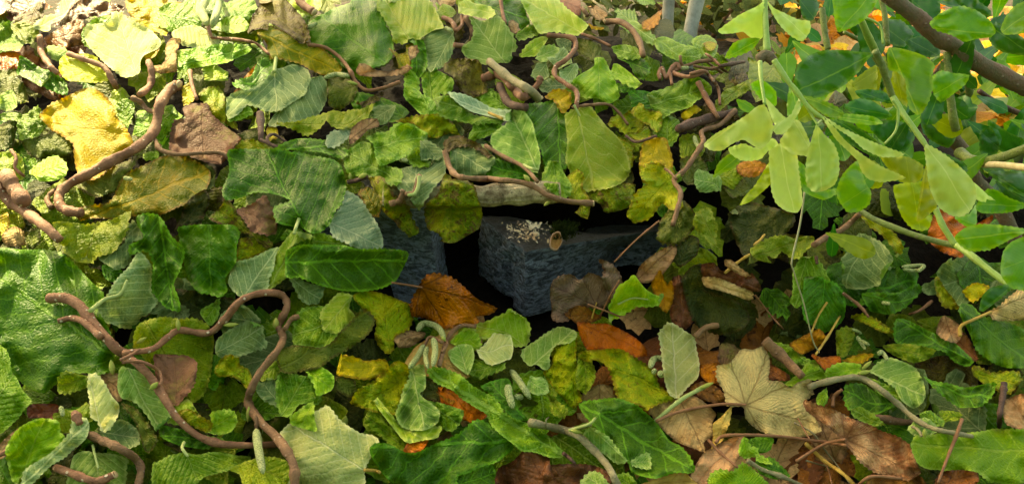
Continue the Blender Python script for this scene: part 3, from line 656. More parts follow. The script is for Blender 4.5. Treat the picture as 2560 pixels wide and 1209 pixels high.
pl 6 .3 912,1174 745,1070 | 700,1085 720,1060 745,1050 790,1028 820,1013 850,1050 870,1065 900,1080 930,1085 948,1100 935,1125 918,1160 912,1178 902,1220 720,1220 735,1180 730,1140 715,1110 | large pale leaf with white veins at the bottom left of centre
bg 6 1.1 - | 723,1042 757,1013 783,1003 788,1042 792,1076 757,1070 727,1063
lg 5 .8 - | 643,946 650,920 660,903 708,908 710,922 693,942 673,952
gg 4 .5 - | 640,955 690,950 700,985 700,1020 670,1005 640,975
mg 5 1 - | 690,960 702,930 760,938 792,950 802,1000 787,1012 750,1010 725,1037 703,1037 692,1000 | mid green leaf curled around a dark hollow right of the looping twig
ol 6 .5 700,925 922,775 | 690,880 735,860 770,865 800,868 835,850 860,820 890,783 907,770 930,783 940,800 925,830 900,855 860,880 830,900 790,920 740,932 700,927 | long folded olive leaf slanting up towards the bright green leaf
mg 4 .7 - | 730,830 740,790 790,763 810,768 850,780 867,800 842,840 800,867 760,867 732,860
lg 5 .8 - | 800,775 820,755 850,733 882,738 872,770 887,790 860,822 840,834 810,827 803,800 | light yellow-tinged leaf below the dark rolled leaf
yg 5 .7 975,878 960,738 | 880,740 900,726 930,728 960,735 1032,762 1032,790 1020,822 990,845 985,872 970,882 950,865 935,840 938,800 905,770 | bright yellow-green leaf left of the wet orange leaf
ye 6 1.1 - | 852,890 885,888 911,901 949,897 969,909 960,929 930,944 882,944 846,931 | small ragged yellow leaf in the lower middle
ol 5 1 - | 837,942 885,946 891,975 871,992 841,972
bg 5 1 - | 760,910 800,915 835,940 830,970 790,990 780,960
yg 6 1.7 1010,940 900,1020 | 889,1016 897,979 923,953 967,923 1008,910 1029,920 1025,946 1004,968 997,1001 989,1029 949,1033 915,1026 | round puckered yellow-green leaf in the lower middle
gl 7 1.3 1030,925 1060,1065 | 1027,916 1060,910 1062,968 1049,983 1082,1013 1099,1031 1095,1057 1060,1074 1030,1078 1004,1067 987,1035 1001,1001 1012,968 1023,946 | pale crumpled leaf with a curled spiral tip in the lower middle
lg 6 1 - | 941,1024 960,1022 986,1042 1015,1068 1060,1076 1107,1079 1093,1100 1060,1100 1008,1085 963,1057
mg 5 1 - | 1056,998 1093,1003 1134,1014 1162,1024 1155,1050 1131,1078 1097,1070 1082,1063 1097,1031
og 5 1.2 - | 904,1050 923,1024 952,1027 960,1057 1008,1083 1023,1096 1019,1119 986,1119 949,1089 923,1085
dg 7 .7 1288,1100 930,1118 | 924,1124 937,1107 967,1107 1008,1126 1045,1130 1090,1107 1134,1089 1164,1070 1194,1048 1227,1059 1261,1081 1285,1117 1264,1137 1227,1159 1171,1182 1145,1189 1134,1220 1004,1220 958,1183 935,1154 | big dark green leaf bent like a boomerang at the bottom centre
dg 5 .8 - | 1134,1190 1180,1170 1230,1160 1245,1190 1235,1220 1130,1220
mg 8 .8 1425,1148 1072,925 | 1068,925 1100,918 1150,935 1185,963 1215,983 1245,998 1260,1028 1282,1043 1320,1058 1370,1088 1412,1130 1405,1142 1370,1142 1330,1127 1300,1122 1260,1092 1225,1062 1213,1032 1180,1012 1155,1002 1130,972 1090,957 | long arching green leaf that curves down over the lower centre
dg 5 .8 - | 1200,965 1270,948 1292,1010 1320,1050 1280,1047 1255,1022 1245,1000
od 4 .8 - | 1070,950 1100,960 1150,1000 1140,1015 1095,1005 1062,1000
lg 6 .8 1310,860 1215,800 | 1185,800 1235,788 1263,784 1282,775 1308,797 1325,816 1317,853 1285,864 1256,852 1215,832 | light green leaf standing up in front of the dark stone corner
gl 7 1 - | 1118,875 1150,860 1180,863 1187,890 1182,915 1170,937 1145,917 1128,900 | small soft green cupped leaf right of the catkin bunch
pl 8 1 - | 1195,880 1215,850 1241,832 1274,845 1284,871 1267,899 1222,903 1198,886 | pale cupped leaf at the heart of the lower centre clump
mg 6 1 - | 1180,900 1222,901 1262,905 1257,925 1220,937 1195,947 1173,930
bg 6 1 - | 1125,850 1160,825 1195,835 1200,870 1160,870
gl 7 .6 1325,917 1432,825 | 1311,868 1334,853 1360,834 1401,819 1440,825 1443,842 1423,855 1393,862 1378,888 1375,918 1360,925 1341,911 1323,914 1306,888 | soft green leaf with a pale rib left of the wet orange oval leaf
yg 6 1.7 1430,850 1440,1015 | 1443,842 1443,870 1440,900 1447,960 1455,1000 1435,1022 1420,1010 1395,980 1363,940 1360,925 1378,914 1380,880 1400,860 | torn and crinkled yellow-green leaf in the lower centre
og 6 1.2 - | 1330,960 1350,948 1375,960 1397,985 1387,992 1422,1025 1410,1044 1380,1032 1370,995 1343,985
gl 6 .8 - | 1328,940 1362,950 1368,985 1345,990 1326,975
yg 8 .9 1690,992 1460,885 | 1445,886 1460,877 1490,873 1519,869 1553,873 1586,892 1614,907 1637,935 1651,964 1681,983 1689,996 1653,1007 1627,1022 1612,1028 1601,1015 1579,1007 1549,1000 1540,983 1532,946 1514,914 1490,899 1467,903 | arched yellow-green leaf like a tent in the lower right of centre
og 7 1.3 - | 1445,888 1470,902 1485,925 1485,950 1470,977 1450,980 1440,940
pl 9 .6 1690,994 1682,808 | 1645,827 1667,803 1689,808 1711,825 1737,843 1743,875 1749,909 1745,944 1719,970 1693,996 1671,983 1661,946 1654,901 1650,860 | pale yellow-green leaf standing upright beside the small green catkin balls
dg 8 1.1 1450,1010 1730,1175 | 1445,1013 1467,999 1505,996 1553,999 1594,1011 1614,1031 1646,1059 1673,1098 1702,1115 1722,1140 1737,1172 1725,1182 1680,1182 1640,1192 1610,1187 1580,1177 1573,1160 1553,1140 1528,1125 1523,1095 1513,1085 1485,1062 1463,1042 | large dark green folded leaf at the bottom right of centre
gl 9 .5 1472,1062 1568,1152 | 1460,1076 1482,1066 1516,1087 1536,1113 1570,1150 1545,1156 1497,1130 1465,1102 | soft green leaf under the dark folded leaf with its stalk on a twig
gl 9 .6 - | 1577,1154 1609,1133 1627,1131 1627,1170 1579,1167
gl 8 .7 - | 1443,1215 1475,1181 1505,1181 1522,1220
mg 8 .9 - | 1540,1187 1571,1181 1596,1220 1543,1220
om 6 .7 1052,716 1238,770 | 1026,755 1043,725 1056,700 1068,687 1085,682 1120,690 1145,705 1167,723 1195,745 1242,770 1222,785 1190,790 1197,805 1160,812 1110,822 1075,802 1055,792 1030,787 | wet orange-brown maple leaf leaning at the mouth of the dark gap
or 7 .5 1447,806 1615,880 | 1443,805 1479,808 1516,808 1553,823 1590,845 1614,868 1618,888 1590,892 1542,877 1497,873 1467,873 1451,842 | wet orange oval leaf below the grey-brown leaves
o2 6 .9 - | 1412,786 1441,764 1467,771 1501,793 1497,803 1460,810 1438,803
gr 5 .8 1490,764 1385,715 | 1379,704 1428,686 1448,698 1471,681 1501,694 1522,720 1532,750 1500,770 1470,767 1440,772 1425,797 1400,802 1378,792 | grey-brown maple leaf at the foot of the dark stone
gr 6 .8 1530,760 1503,655 | 1499,650 1530,662 1550,685 1554,705 1540,730 1530,762 1515,732 1505,700 1510,675 | pointed grey-brown leaf lobe standing against the dark stone
br 5 .8 1592,700 1685,615 | 1590,692 1600,665 1620,645 1660,620 1687,610 1692,630 1675,662 1650,692 1620,707 1598,705 | dull brown oval leaf behind the amber pointed leaf
yo 6 1 - | 1628,708 1650,674 1660,698 1669,711 1679,699 1685,731 1681,757 1666,782 1644,761 1634,731 | amber pointed leaf right of the folded bright green leaf
rb 5 .7 - | 1679,698 1703,689 1711,731 1731,751 1734,800 1715,822 1685,817 1674,780 | red-brown leaf slab under the large mottled green leaf
bg 7 .9 1545,805 1655,738 | 1542,711 1557,701 1574,687 1587,701 1607,721 1630,731 1662,737 1627,756 1590,764 1574,782 1555,802 1538,810 1535,790 1543,760 | folded fresh green leaf right of the grey-brown maple leaf
od 6 .8 1740,670 1830,830 | 1706,700 1730,666 1757,659 1762,700 1757,725 1785,733 1830,748 1862,770 1872,800 1850,827 1820,837 1780,832 1743,815 1723,780 1713,740 | large mossy dark olive leaf beneath the curled brown leaf
rb 7 .9 - | 1753,661 1785,656 1805,678 1832,668 1865,688 1881,682 1903,718 1898,729 1865,726 1832,710 1785,696 1757,690 | curled dark brown leaf lying on the mossy olive leaf
tn 8 .4 1760,700 1880,742 | 1754,693 1785,692 1818,702 1848,716 1881,729 1883,747 1865,749 1832,736 1799,726 1763,716 | tan rolled leaf edge in front of the curled dark brown leaf
tn 9 .5 - | 1810,650 1828,649 1851,669 1877,689 1858,690 1832,677 1813,663
od 5 1 1950,540 1850,640 | 1831,545 1834,525 1855,515 1880,512 1918,517 1950,525 1977,540 1979,565 1965,587 1930,622 1900,642 1870,647 1848,622 1833,590 | broad dark olive leaf below the drooping shrub leaves
og 6 1.2 - | 1875,627 1891,610 1931,590 1964,586 1984,596 2010,593 2035,592 2035,612 2010,633 1997,647 1974,640 1954,627 1938,647 1918,640 1930,657 1896,647
mg 5 .8 2020,648 1985,760 | 1988,671 2017,643 2043,653 2065,678 2075,711 2043,713 2024,700 2009,727 1990,766 1972,754 1984,721 | mid green leaf behind the dry grass stalk
dg 5 1 2060,712 2050,812 | 2011,700 2060,710 2085,713 2107,730 2114,760 2107,795 2080,812 2040,817 2013,790 2003,750 | dark round leaf right of the dry grass stalk
gg 5 .6 2150,590 2135,718 | 2118,625 2131,592 2153,583 2173,593 2199,610 2224,641 2226,665 2212,686 2186,710 2159,723 2134,723 2124,698 2114,671 2113,645 | dusky leaf with pale ribs on the dark right-hand slope
yg 5 1.2 - | 2151,542 2186,547 2216,560 2241,592 2251,612 2247,643 2235,640 2229,620 2206,594 2186,577 2164,557 | ragged yellow-green strip of leaf below the green shrub stem
dg 4 .8 - | 2120,729 2146,737 2192,702 2219,669 2259,682 2294,676 2287,704 2259,726 2225,733 2192,743 2159,753
dg 4 .8 - | 2150,745 2200,735 2250,725 2290,718 2302,740 2270,767 2220,777 2180,777
dg 6 .9 2435,908 2250,800 | 2240,797 2268,799 2305,817 2339,832 2376,847 2404,871 2433,903 2417,914 2387,903 2357,877 2320,870 2283,862 2240,855 2236,827 | dark green leaf with a bent ridge at the right, left of the brown bud-like leaf
db 6 .7 2400,765 2570,905 | 2396,771 2405,755 2430,763 2455,788 2500,798 2570,828 2585,880 2565,917 2520,920 2478,907 2443,870 2413,820 | large dark green leaf at the right edge under the yellow stalk
gl 7 .4 2180,930 2305,985 | 2173,931 2190,909 2223,892 2261,903 2290,921 2311,953 2315,983 2307,1005 2283,1022 2253,1000 2238,968 2207,948 | round soft green ribbed leaf above the long green-brown twig
mg 6 .5 - | 2160,935 2200,950 2240,975 2262,1012 2230,1002 2190,972
dg 5 .6 - | 2108,970 2160,960 2220,1000 2242,1022 2200,1032 2140,1027 2113,1012
bg 7 .7 - | 2073,920 2101,905 2134,910 2155,920 2147,937 2105,944 2069,944
bg 6 .8 - | 1950,962 1975,946 2001,925 2016,907 2046,914 2074,942 2050,947 2010,952 1990,964 1968,966 | fresh green wavy leaf between the straw maple leaf and the round ribbed leaf
mg 5 .9 1945,850 2060,925 | 1936,857 1953,843 1990,873 2027,895 2057,907 2070,929 2038,911 2001,907 1971,885
mg 5 1 - | 2040,985 2068,965 2070,1000 2055,1020 2038,1010
tm 8 .5 1864,1012 2045,1065 | 1791,916 1823,907 1853,873 1882,873 1907,862 1921,890 1923,923 1921,951 1949,955 1975,970 1994,955 2025,949 2031,983 2018,998 2022,1016 2048,1061 2053,1076 2020,1089 1971,1093 1927,1089 1895,1074 1865,1044 1858,1015 1819,1011 1806,975 1791,946 | large straw-coloured maple leaf in the lower right
tb 9 .6 2113,1097 2295,1185 | 2010,1000 2060,1014 2115,1038 2150,1053 2190,1068 2237,1088 2272,1110 2282,1130 2292,1160 2302,1182 2270,1202 2240,1187 2190,1182 2148,1150 2123,1122 2111,1098 2060,1062 2018,1025 | large tan leaf with a wet brown half in the lower right
br 6 .7 1695,990 1760,1128 | 1617,1022 1656,999 1711,981 1749,996 1777,1018 1791,1035 1780,1057 1784,1087 1760,1104 1763,1130 1741,1122 1693,1104 1654,1070 1635,1044 | dull brown leaf with pinholes left of the straw maple leaf
ty 7 .7 - | 1782,1059 1804,1040 1829,1014 1825,1053 1815,1078 1805,1102 1790,1112 1778,1122 1783,1090 | narrow pale yellow leaf lobe between the pinholed leaf and the straw maple leaf
tn 5 .7 - | 1728,1182 1760,1130 1800,1108 1852,1083 1862,1100 1842,1152 1810,1192 1780,1215 1728,1210 | broad tan leaf lying under the brown stalks at the bottom
ty 6 .6 - | 1600,1215 1610,1195 1680,1188 1737,1193 1742,1220
rb 6 .9 1370,1215 1315,1120 | 1243,1215 1246,1169 1282,1152 1311,1122 1337,1107 1369,1131 1377,1169 1388,1220 | wet dark brown leaf at the bottom centre
rb 5 .9 - | 1378,1165 1420,1158 1480,1163 1522,1180 1532,1220 1385,1220
bg 8 .6 2560,1130 2290,1110 | 2277,1113 2290,1089 2327,1085 2387,1081 2454,1077 2487,1070 2517,1074 2580,1080 2585,1195 2524,1208 2469,1200 2439,1178 2394,1178 2327,1171 2296,1159 2281,1135 | long bright green leaf at the bottom right corner
o2 8 .8 - | 2338,1215 2350,1180 2400,1173 2442,1180 2447,1202 2420,1220 | orange-brown leaf tip below the long bright green leaf
o2 6 .8 - | 2145,1200 2175,1175 2240,1185 2300,1180 2345,1190 2330,1220 2150,1220
bg 8 .5 1860,1220 1856,1157 | 1773,1187 1801,1174 1830,1180 1856,1155 1882,1170 1908,1189 1925,1220 1776,1220 | fresh green pointed leaf on the bottom edge under the brown stalks
bg 7 .5 - | 1854,1094 1867,1092 1877,1117 1895,1120 1892,1139 1867,1148 1847,1131
bg 7 .5 - | 1891,1131 1919,1144 1933,1161 1890,1150
db 5 .5 - | 1890,1152 1930,1143 1960,1168 1977,1190 1940,1197 1900,1182
db 5 .5 - | 1873,1100 1900,1088 1937,1100 1927,1120 1900,1132 1880,1120
tm 9 .4 2475,779 2575,740 | 2470,779 2502,762 2530,738 2560,708 2585,690 2585,792 2545,799 2490,799 | straw-coloured leaf at the right edge with a yellow stalk
yg 6 .9 - | 2426,923 2454,918 2487,929 2543,933 2549,949 2524,985 2498,970 2459,951 | yellow-green leaf lying below the large dark leaf at the right edge
dg 6 1 - | 2311,968 2379,962 2431,966 2487,970 2482,998 2450,1015 2394,1011 2340,985 | dark crinkled leaf above the long bright green leaf at the right
og 6 1.1 - | 2207,864 2268,858 2320,869 2341,875 2322,897 2283,907 2235,885
yg 5 .8 - | 2125,790 2157,782 2201,803 2233,831 2201,829 2164,810
og 5 1 - | 2091,834 2116,817 2140,827 2133,864 2116,892 2091,888
ye 6 .8 - | 2103,901 2153,881 2188,884 2149,907 | small yellow leaf among the dark leaves of the right-hand slope
tn 5 .9 - | 2511,1001 2575,983 2585,1077 2515,1059 | tan leaf at the lower right edge beside the dark pointed stump leaf
mg 6 .8 - | 2128,1016 2183,1033 2211,1057 2171,1059 2132,1041
mg 6 .8 - | 2298,1035 2327,1025 2359,1057 2335,1063 2303,1052
og 5 1 - | 2350,1025 2394,1029 2404,1042 2355,1055
gl 6 .6 - | 2280,1055 2320,1050 2350,1075 2300,1088 2270,1080
br 6 .8 - | 2340,830 2350,798 2362,788 2397,810 2407,835 2390,857 2358,847 | brown crumpled leaf between the two dark green leaves at the right
o2 5 .9 - | 2385,850 2410,830 2430,860 2445,900 2420,900 2390,880
yo 6 1 - | 1973,860 2010,838 2048,821 2066,845 2038,870 2003,885 | amber shrivelled leaf at the foot of the dry grass stalk
or 6 .8 - | 2032,890 2100,895 2102,907 2075,925 2040,905
pb 6 .8 - | 1801,871 1823,862 1851,879 1815,914 1795,897 | small purplish brown leaf behind the straw maple leaf
or 6 .8 - | 1747,909 1793,914 1799,953 1754,940
o2 5 .8 - | 1724,968 1767,951 1810,983 1810,1009 1765,1000
o2 5 .8 - | 1921,907 1973,936 1973,951 1921,948
or 4 .8 - | 1090,990 1160,985 1220,1010 1225,1040 1180,1050 1120,1035
or 5 .9 - | 1008,1128 1030,1090 1065,1085 1075,1095 1050,1130 | spotted orange leaf piece behind the dark boomerang leaf
ty 5 .4 1135,785 1040,915 | 1010,912 1035,870 1062,850 1100,835 1138,782 1145,830 1140,870 1150,900 1120,930 1080,940 1030,935 | pale yellow pointed leaf behind the catkin bunch
ty 5 .5 - | 1110,900 1150,905 1175,940 1165,945 1120,935
br 4 .9 - | 975,830 1010,820 1060,830 1050,850 1020,870 990,855
yo 4 .8 - | 1090,985 1130,1010 1140,1005 1110,992
or 3 .7 - | 2318,595 2345,520 2426,563 2482,537 2472,562 2404,581 2409,643 2356,630 | orange leaf hanging in shade behind the green shrub stems
ye 5 1 - | 2405,731 2437,706 2476,716 2450,746 2427,756
yg 5 1.1 - | 2335,698 2348,691 2370,727 2390,761 2396,770 2358,769 2343,737
lg 6 .35 1443,274 1485,480 | 1410,283 1440,270 1475,266 1497,290 1517,315 1542,340 1562,370 1577,410 1572,440 1557,457 1520,467 1480,477 1463,480 1443,460 1428,430 1413,400 1418,350 1413,310 | large smooth light green leaf with one brown speck right of centre
dg 5 .8 1395,250 1400,430 | 1309,271 1319,263 1359,256 1389,246 1401,265 1414,288 1420,318 1427,351 1430,390 1415,422 1385,432 1365,412 1345,360 1333,320 1318,300 | dark green creased leaf left of the large smooth light leaf
gl 5 1 1343,428 1278,280 | 1228,341 1250,322 1273,306 1283,275 1309,276 1331,304 1341,341 1348,364 1352,400 1345,432 1320,427 1290,407 1250,382 1226,360 | green leaf with raised netted veins left of the dark creased leaf
gg 4 .6 - | 1228,352 1260,357 1300,390 1322,420 1300,417 1250,387
gg 5 1.1 - | 1122,375 1140,360 1165,363 1210,370 1229,400 1222,423 1204,445 1181,445 1151,432 1132,406 | grey-green shrivelled leaf held by the long twig over the log
ob 5 1 - | 1108,338 1150,343 1200,353 1227,365 1210,377 1170,367 1130,367 1113,360
dg 2 .8 - | 1215,395 1280,405 1330,430 1340,447 1260,445 1215,440
mg 7 1.3 - | 1354,440 1379,404 1395,404 1407,433 1427,463 1424,486 1405,498 1389,485 1363,466 | small crinkled green leaf sitting on the long twig
yg 6 1.2 - | 1410,440 1432,438 1462,480 1467,519 1451,554 1433,532 1443,519 1426,486 1410,459
mt 5 1.6 - | 1463,486 1485,471 1518,461 1554,457 1586,466 1576,496 1557,518 1514,531 1496,509 1473,499 | crumpled mottled leaf below the large smooth light leaf
lg 4 .4 1458,86 1310,0 | 1304,-5 1385,-5 1418,23 1448,43 1473,63 1457,83 1438,91 1412,85 1379,81 1349,85 1330,60 1317,33 | large light yellow-green leaf at the top right of centre
mg 3 .8 - | 1285,87 1330,63 1347,85 1340,94 1300,100
lg 3 1 - | 1299,142 1326,107 1356,91 1371,96 1359,118 1342,141 1316,144
gl 4 .9 - | 1354,119 1385,111 1401,126 1382,141 1359,154 1340,146
gu 4 .9 - | 1385,139 1412,120 1430,146 1427,162 1399,167 1373,152
gg 3 .7 - | 1389,101 1412,94 1430,99 1427,129 1405,124
gg 3 .7 - | 1344,159 1365,154 1371,185 1356,201 1330,189
gu 3 .7 - | 1347,218 1372,197 1399,197 1420,215 1385,230 1357,230
gu 3 .6 - | 1397,179 1432,160 1444,165 1440,189 1425,207 1403,192
bg 5 1 1496,150 1500,258 | 1433,205 1458,183 1485,163 1485,144 1510,144 1533,192 1549,232 1549,245 1524,260 1491,247 1465,247 1446,238 1449,215 | fresh green angular leaf above the large smooth light leaf
ol 4 1 - | 1446,96 1485,101 1497,119 1500,142 1485,158 1475,148 1443,132
ye 5 1.2 - | 1360,245 1382,223 1405,223 1427,232 1427,265 1408,283 1393,261 1383,248 | yellow and dark brown leaf beside the cut branch end
mg 4 .9 - | 1529,119 1564,111 1594,120 1606,139 1581,148 1544,144
dg 3 .9 - | 1545,146 1597,137 1626,169 1609,201 1587,191 1572,162
bg 4 1 - | 1529,179 1551,167 1581,190 1599,208 1574,214 1542,201
dg 3 1 - | 1540,210 1600,212 1580,230 1550,232
gl 4 .6 1570,58 1648,108 | 1565,56 1590,54 1627,77 1649,103 1637,115 1610,105 1582,76
yo 4 .6 - | 1605,56 1627,44 1655,24 1645,60 1624,75 1607,72 | peach-yellow pointed leaf beside the white stems
ye 4 .8 - | 1469,56 1485,64 1513,67 1508,78 1478,75
dg 2 .8 - | 1184,3 1250,-5 1302,-5 1317,40 1322,60 1280,87 1255,62 1225,37
pk 3 .6 - | 1390,-5 1447,-5 1452,38 1432,35 1410,17 | ribbed pinkish brown leaf at the top edge
br 2 .8 - | 1470,20 1510,15 1515,40 1490,50
br 2 .8 - | 1275,50 1290,55 1300,75 1285,85 1270,70
mg 4 1 1635,115 1748,150 | 1628,113 1666,107 1703,111 1734,120 1751,142 1748,164 1719,154 1693,144 1666,141 1641,134 | mid green wavy leaf beneath the white stems
mg 3 .7 - | 1727,116 1746,97 1772,84 1791,99 1794,126 1765,148 1747,138
ye 4 .8 - | 1758,110 1775,105 1792,110 1785,125 1770,128
mg 5 1.4 1625,265 1780,215 | 1621,245 1643,226 1669,220 1689,210 1713,197 1739,187 1765,197 1784,215 1781,237 1746,250 1726,267 1693,277 1666,293 1641,268 | crumpled mid green leaf below the coiled twig
yg 5 1 - | 1578,283 1600,263 1620,273 1650,281 1653,304 1643,333 1624,313 1598,297 | frilled yellow-green leaf above the yellow leaf
yg 5 1.2 - | 1562,332 1590,328 1605,316 1618,318 1612,345 1585,348
mg 4 .6 - | 1650,293 1683,293 1695,321 1691,347 1673,369 1648,347 1641,331
dg 3 .7 - | 1580,225 1640,235 1650,275 1610,270 1580,260
ye 6 .8 1645,346 1620,440 | 1608,361 1633,342 1646,349 1666,359 1682,400 1677,427 1650,407 1625,422 1610,452 1598,410 | vivid yellow leaf on the slope right of the large smooth light leaf
yg 7 1.4 1680,440 1590,540 | 1605,420 1635,403 1660,413 1682,440 1692,470 1697,510 1685,537 1665,532 1650,512 1630,542 1605,547 1571,542 1583,505 1600,475 1625,460 1608,440 | crumpled yellow-green leaf below the vivid yellow leaf
ol 5 1.4 - | 1643,600 1650,550 1700,500 1742,540 1737,575 1710,602 1690,612 1658,607
od 4 1 - | 1681,625 1720,588 1747,600 1742,640 1700,667 1683,650
og 6 1.1 - | 1740,552 1765,517 1779,520 1791,565 1784,592 1787,610 1772,610 1744,579 | twisted olive-green leaf beside the dark hollow on the right slope
ol 4 1 - | 1700,400 1745,385 1770,420 1760,450 1720,460 1700,430
gl 5 .9 - | 1740,426 1765,428 1779,444 1801,447 1804,469 1772,485 1750,476 1740,453
og 4 .8 - | 1787,443 1832,411 1853,440 1850,453 1832,470 1812,461
yo 4 .7 - | 1843,410 1881,398 1916,410 1913,423 1891,442 1861,442 1843,430 | amber leaf glimpsed between the drooping shrub leaves
og 5 .7 - | 1787,258 1812,226 1838,213 1877,197 1873,225 1832,253 1795,277
ob 4 1 - | 1825,200 1865,185 1872,200 1845,215
ye 4 .8 - | 1701,285 1732,263 1751,275 1728,287 1721,306 1705,300
og 2 1 - | 1700,340 1740,335 1760,370 1740,400 1700,395
dg 4 .9 - | 680,372 760,375 855,395 870,375 800,350 740,345
gb 4 .5 850,345 840,325 | 815,345 830,325 870,322 880,335 862,352 835,368 815,365
br 5 .8 858,365 940,300 | 872,345 880,320 905,300 942,297 948,315 920,325 900,345 875,362 | small brown curled leaf above the wavy mid green leaf
og 4 .9 830,320 935,285 | 815,315 830,290 870,275 900,285 920,280 945,295 900,308 860,320 830,325
og 3 .9 - | 690,310 750,300 800,285 825,280 800,320 770,340 745,330
ol 3 1 - | 820,200 870,195 895,215 880,250 850,275 820,260
gg 3 .9 - | 930,270 985,265 985,290 960,310 940,305
ob 3 1 - | 890,255 935,240 960,235 945,255 910,262
db 2 1 - | 870,235 930,240 1000,260 1020,285 960,300 900,290
mg 3 1.2 1240,480 1330,420 | 1150,350 1200,365 1260,330 1240,380 1200,380
'''
# ------------------------------------------------------------------ ground, pile body, stones
# the ground: one sheet to the horizon
def grid_mesh(x0, x1, y0, y1, nx, ny, fz):
    xs = np.linspace(x0, x1, nx); ys = np.linspace(y0, y1, ny); X, Y = np.meshgrid(xs, ys); Z = fz(X, Y)
    V = np.stack([X, Y, Z], -1).reshape(-1, 3)
    Fc = [(j*nx+i, j*nx+i+1, (j+1)*nx+i+1, (j+1)*nx+i) for j in range(ny-1) for i in range(nx-1)]
    return V, Fc
V, Fc = grid_mesh(-90, 90, -30, 180, 40, 40, lambda x, y: 0*x-.045)
tag(link('ground', V, Fc, MGRND), kind='structure')
def soilz(x, y):
    h = Hroof(x, y)-.06-.25*np.clip(Hroof(x, y)-.1, 0, 1)
    notch = np.clip((x+.16)/.03, 0, 1)*np.clip((.46-x)/.03, 0, 1)*np.clip((.97-y)/.02, 0, 1)
    h = h*(1-notch)+np.minimum(h, -.02)*notch
    return h+.006*np.sin(x*61+3*np.sin(y*37))*np.sin(y*53+2*np.sin(x*41))
V, Fc = grid_mesh(-1.7, 2.3, .1, 2.3, 200, 120, soilz)
tag(link('soil', V, Fc, MSOIL), kind='structure')
def block(name, corners_bottom, z0, z1, lab, seed, sub=26, rough=.004, tops=None, mat=None):
    """hewn stone: quadrilateral plan between z0 and z1, chipped faces"""
    b = np.array(corners_bottom, float); n = sub; V = []; idx = {}; Fc = []
    def P3(u, v, w_):
        p = (b[0]*(1-u)+b[1]*u)*(1-v)+(b[3]*(1-u)+b[2]*u)*v
        zz = z0+(z1-z0)*w_ + (0 if tops is None else w_*((tops[0]*(1-u)+tops[1]*u)*(1-v)+(tops[3]*(1-u)+tops[2]*u)*v))
        return np.array([p[0], p[1], zz])
    def add(u, v, w_):
        k = (round(u*n), round(v*n), round(w_*n))
        if k not in idx: idx[k] = len(V); V.append(P3(u, v, w_))
        return idx[k]
    for a in range(n):
        for c in range(n):
            p, q, r, s = a/n, (a+1)/n, c/n, (c+1)/n
            for fn in ((lambda i, j: (i, j, 0)), (lambda i, j: (i, j, 1)), (lambda i, j: (i, 0, j)), (lambda i, j: (i, 1, j)), (lambda i, j: (0, i, j)), (lambda i, j: (1, i, j))):
                Fc.append((add(*fn(p, r)), add(*fn(q, r)), add(*fn(q, s)), add(*fn(p, s))))
    V = np.array(V); c = V.mean(0); d = V-c; half = np.abs(d).max(0)
    k = (np.abs(d/half)**9).sum(1)**(1/9); V = c+d/np.maximum(k, .8)[:, None]*np.minimum(k, 1.03)[:, None]*.985
    out = d/np.maximum(np.linalg.norm(d, axis=1), 1e-6)[:, None]
    q = V*1000
    nz = waves(q[:, [0, 2]], .07, 4, seed)+waves(q[:, [1, 2]], .08, 4, seed+1)+.6*ridges(q[:, [0, 2]]+q[:, [1, 1]]*.7, .16, 4, seed+2)+.35*ridges(q[:, [0, 2]]-q[:, [1, 1]]*.5, .45, 4, seed+3)
    V = V+out*(rough*nz)[:, None]*.6
    o = link(name, V, Fc, mat or MROCK); tag(o, lab, 'stone'); 
    import bmesh
    bm = bmesh.new(); bm.from_mesh(o.data); bmesh.ops.recalc_face_normals(bm, faces=bm.faces); bm.to_mesh(o.data); bm.free()
    return o
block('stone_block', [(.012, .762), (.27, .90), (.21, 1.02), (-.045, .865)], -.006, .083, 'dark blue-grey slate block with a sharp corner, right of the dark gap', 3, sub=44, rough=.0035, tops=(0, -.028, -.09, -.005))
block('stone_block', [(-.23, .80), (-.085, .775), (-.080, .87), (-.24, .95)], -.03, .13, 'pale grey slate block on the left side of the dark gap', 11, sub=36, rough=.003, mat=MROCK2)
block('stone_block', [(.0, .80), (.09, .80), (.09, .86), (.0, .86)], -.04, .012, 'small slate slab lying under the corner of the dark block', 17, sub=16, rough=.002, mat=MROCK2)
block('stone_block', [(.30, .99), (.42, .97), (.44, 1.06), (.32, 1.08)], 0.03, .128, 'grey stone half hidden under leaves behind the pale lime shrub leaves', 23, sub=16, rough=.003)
block('stone_block', [(-.10, .98), (.05, .98), (.05, 1.03), (-.10, 1.03)], -.03, .15, 'dark stone closing the back of the gap', 27, sub=12, rough=.003)

